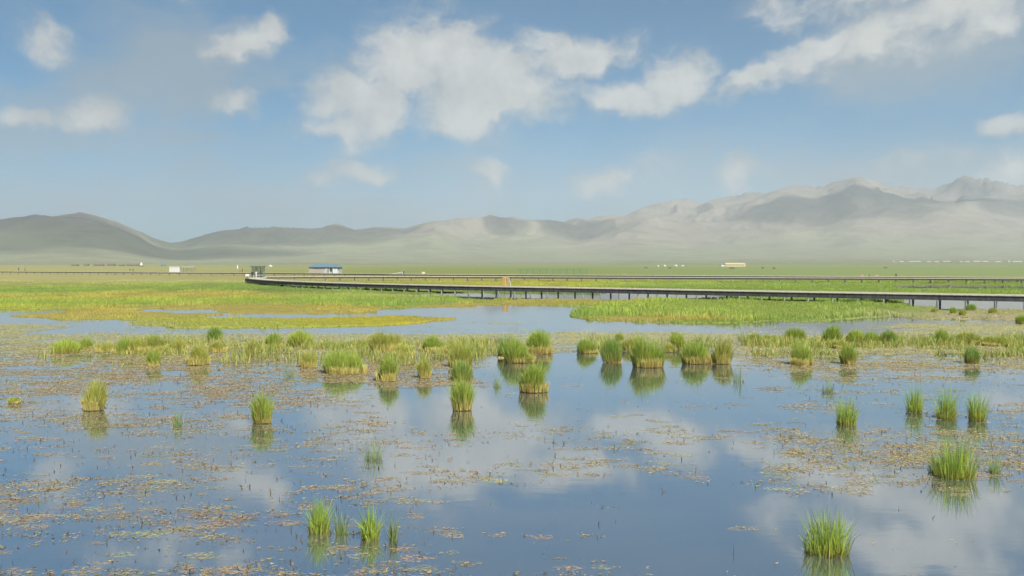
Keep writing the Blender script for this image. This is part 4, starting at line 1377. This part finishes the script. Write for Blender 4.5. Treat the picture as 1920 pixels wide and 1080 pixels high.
# pale camp sheds on the far slope to the right: stand where the slope is seen at that height
def on_slope(px, py):
    a = math.atan((px - 960) / FPX)
    azs = np.arctan2(MX[0], MY[0])
    j = int(np.argmin(np.abs(azs - a)))
    r = np.hypot(MX[:, j], MY[:, j])
    tan_e = (HOR - py) / FPX * math.cos(a)
    e_ = (MZ[:, j] - CAM_H) / r
    i = int(np.argmax(e_ >= tan_e))
    f = (tan_e - e_[i - 1]) / max(1e-9, e_[i] - e_[i - 1])
    return tuple(np.array((MX[i - 1, j], MY[i - 1, j], MZ[i - 1, j])) * (1 - f) + f * np.array((MX[i, j], MY[i, j], MZ[i, j])))


ORD = 'first second third fourth fifth sixth seventh eighth ninth tenth eleventh twelfth thirteenth fourteenth'.split()
for i, (px, w_) in enumerate([(1675, 4), (1690, 9), (1706, 10), (1720, 16), (1741, 10), (1756, 9), (1773, 17), (1799, 6), (1811, 12), (1831, 18), (1848, 14), (1870, 14), (1889, 6), (1908, 22)]):
    loc = on_slope(px, 490.6 + (i % 3) * 0.25)
    L_ = w_ * loc[1] / FPX
    t_ = thing('white_shed', ORD[i] + ' white shed from the left in the row below the right mountains', 'shed', loc, 0.3, 'row of white sheds at the mountain foot')
    MB().box(-L_ / 2, L_ / 2, -3, 3, -2.0, 1.6).build('wall', M['grey'], t_)
    MB().hexa([(-L_ / 2 - .5, -3.6, 1.61), (L_ / 2 + .5, -3.6, 1.61), (L_ / 2 + .5, 3.6, 1.61), (-L_ / 2 - .5, 3.6, 1.61), (-L_ / 2, -.2, 2.6), (L_ / 2, -.2, 2.6), (L_ / 2, .2, 2.6), (-L_ / 2, .2, 2.6)]).build('roof', M['white'], t_)

# green mesh fence
t_ = thing('mesh_fence', 'tall green wire mesh fence standing behind the far boardwalks', 'fence', at_dist(1037.5, 330, 0.06))
xs = [-12.9 + i * 2.58 for i in range(11)]
for x in xs:
    MB().box(x - .07, x + .07, -.07, .07, -.3, 2.35).build('post', M['green_steel'], t_)
for a, b in zip(xs, xs[1:]):
    mb = MB().box(a + .073, b - .073, -.03, .03, 2.20, 2.28).box(a + .073, b - .073, -.03, .03, .08, .15)
    for k in range(12):
        x = a + .12 + k * .212
        mb.box(x - .008, x + .008, -.01, .01, .153, 2.197)
    for k in range(6):
        z = .45 + k * .3
        mb.box(a + .073, b - .073, .012, .026, z - .008, z + .008)
    mb.build('mesh_panel', M['green_steel'], t_)

# ochre double sign on the boardwalk
t_ = thing('sign_board', 'double ochre sign board with white trim standing on the boardwalk', 'sign', at_deck(947.6, 537.2), -0.15)
for x in (-.235, .235):
    pnl = MB().box(x - .19, x + .19, -.04, .04, .12, 1.30).build('sign_panel', M['orange'], t_, bevel=0.01)
    MB().box(x - .15, x + .15, -.052, -.043, .55, 1.18).build('print_area', mat_plain('faded sign print', (0.40, 0.24, 0.06), 0.5, 0.35, 9.0), pnl)
MB().box(-.04, .04, -.03, .03, 0.0, 1.36).build('post', M['grey'], t_)
MB().box(-.45, .45, -.03, .03, 1.303, 1.35).build('top_rail', M['orange'], t_)
mb = MB()
for k in range(8):
    u0, u1 = k / 8, (k + 1) / 8
    f_ = lambda u: (.43 + .30 * math.sin(u * 1.5), 1.30 - 1.42 * u)
    (xa, za), (xb, zb) = f_(u0), f_(u1)
    mb.hexa([(xb, -.06, zb), (xb + .13, -.06, zb), (xb + .13, .06, zb), (xb, .06, zb), (xa, -.06, za), (xa + .11, -.06, za), (xa + .11, .06, za), (xa, .06, za)])
mb.build('curved_side_panel', M['grey'], t_)

# white ramp rail and small yellow notice on the far boardwalk
t_ = thing('ramp_rail', 'low white slanted rail on the far boardwalk beside a walking person', 'railing', at_deck(746, 514.4), 0.0)
MB().hexa([(-1.9, -.05, .02), (1.6, -.05, .62), (1.6, .05, .62), (-1.9, .05, .02), (-1.9, -.05, .16), (1.6, -.05, .78), (1.6, .05, .78), (-1.9, .05, .16)]).build('rail', M['felt'], t_)
for x, z in ((-.6, .25), (.5, .43), (1.45, .59)):
    MB().box(x - .04, x + .04, .053, .12, 0, z + .1).build('baluster', M['felt'], t_)
t_ = thing('notice_board', 'small pale yellow notice on the far boardwalk left of centre', 'sign', at_deck(794, 514.8), 0.1)
MB().box(-.5, .5, -.03, .03, .25, .8).build('panel', M['cream'], t_)
for x in (-.4, .4):
    MB().box(x - .035, x + .035, .033, .09, 0, .75).build('leg', M['brown'], t_)

# grazing animals
J = {'rmp': (0, .70, 1.10, .26), 'bel': (0, .15, 1.02, .30), 'shl': (0, -.45, 1.12, .28), 'nk1': (0, -.85, 1.0, .17), 'nk2': (0, -1.08, .62, .13), 'hed': (0, -1.22, .36, .12), 'muz': (0, -1.36, .16, .07),
     'tl1': (0, .98, 1.08, .05), 'tl2': (0, 1.05, .5, .035)}
E = [('rmp', 'bel'), ('bel', 'shl'), ('shl', 'nk1'), ('nk1', 'nk2'), ('nk2', 'hed'), ('hed', 'muz'), ('rmp', 'tl1'), ('tl1', 'tl2')]
for sd, n_ in ((-1, 'l'), (1, 'r')):
    J.update({'hs' + n_: (.16 * sd, .72, .92, .17), 'hk' + n_: (.17 * sd, .62, .68, .11), 'ho' + n_: (.17 * sd, .86, .42, .06), 'hf' + n_: (.17 * sd, .82, .05, .055),
              'fs' + n_: (.15 * sd, -.50, .86, .13), 'fk' + n_: (.15 * sd, -.50, .42, .065), 'ff' + n_: (.15 * sd, -.52, .05, .055), 'er' + n_: (.17 * sd, -1.08, .52, .03)})
    E += [('rmp', 'hs' + n_), ('hs' + n_, 'hk' + n_), ('hk' + n_, 'ho' + n_), ('ho' + n_, 'hf' + n_), ('shl', 'fs' + n_), ('fs' + n_, 'fk' + n_), ('fk' + n_, 'ff' + n_), ('nk2', 'er' + n_)]
cow_me = skin_mesh('cow', J, E, 'bel', lambda p: (0.045, 0.035, 0.03))
for (px, dd, rz, lab) in [(1211, 700, 1.2, 'dark grazing cow, leftmost of those on the green plain at right'), (1256, 690, -1.4, 'dark grazing cow on green plain below the white yurts'),
                          (1370, 640, 1.5, 'left one of two dark cows below the long cream building'), (1374.5, 655, 1.1, 'right one of two dark cows below the long cream building'),
                          (1430, 690, -1.2, 'dark cow right of the long cream building, left of a pair'), (1451, 650, 1.7, 'dark cow right of the long cream building, right of a pair'),
                          (1660, 720, 1.4, 'dark cow farthest right on the green plain')]:
    o = add('cow', cow_me, None, None, at_dist(px, dd, 0.12))
    o.rotation_euler = (0, 0, rz)
    tag(o, lab, 'cow', 'cattle grazing on the far plain')


# ------------------------------------------------------------------ cumulus overhead, out of the frame, whose shadows lie on the mountains
def build_clouds():
    m, t = mat_new('cloud vapour')
    v = t.n('ShaderNodeVolumePrincipled', {'Color': (1, 1, 1, 1), 'Density': 0.0016, 'Anisotropy': 0.3})
    o = t.n('ShaderNodeOutputMaterial')
    t.link(v.outputs[0], o.inputs['Volume'])
    import bmesh
    base = 3600.0
    for i, (px, py, rx, ry) in enumerate([(110, 425, 1350, 1500), (560, 436, 1150, 800), (700, 432, 500, 450), (1085, 438, 420, 500), (950, 430, 230, 300), (1640, 372, 1150, 900), (1850, 372, 900, 800)]):
        P = Vector(on_slope(px, py))
        c = P + sun_dir * ((base - P.z) / sun_dir.z)
        bm = bmesh.new()
        bmesh.ops.create_icosphere(bm, subdivisions=5, radius=1.0)
        co = np.array([q.co[:] for q in bm.verts])
        nz = fbm(co[:, 0] * 1.6 + 7 * i, co[:, 1] * 1.6 + co[:, 2] * 1.1, 5, 200 + i)
        k = 0.55 + 0.95 * nz
        for q, kk in zip(bm.verts, k):
            q.co = (q.co.x * rx * kk, q.co.y * ry * kk, (q.co.z * 420 if q.co.z > 0 else q.co.z * 110) * kk)
        me = bpy.data.meshes.new('cloud')
        bm.to_mesh(me)
        bm.free()
        ob = add('cloud', me, m, None, c)
        tag(ob, 'white cumulus cloud high over the plain', kind='structure')


build_clouds()
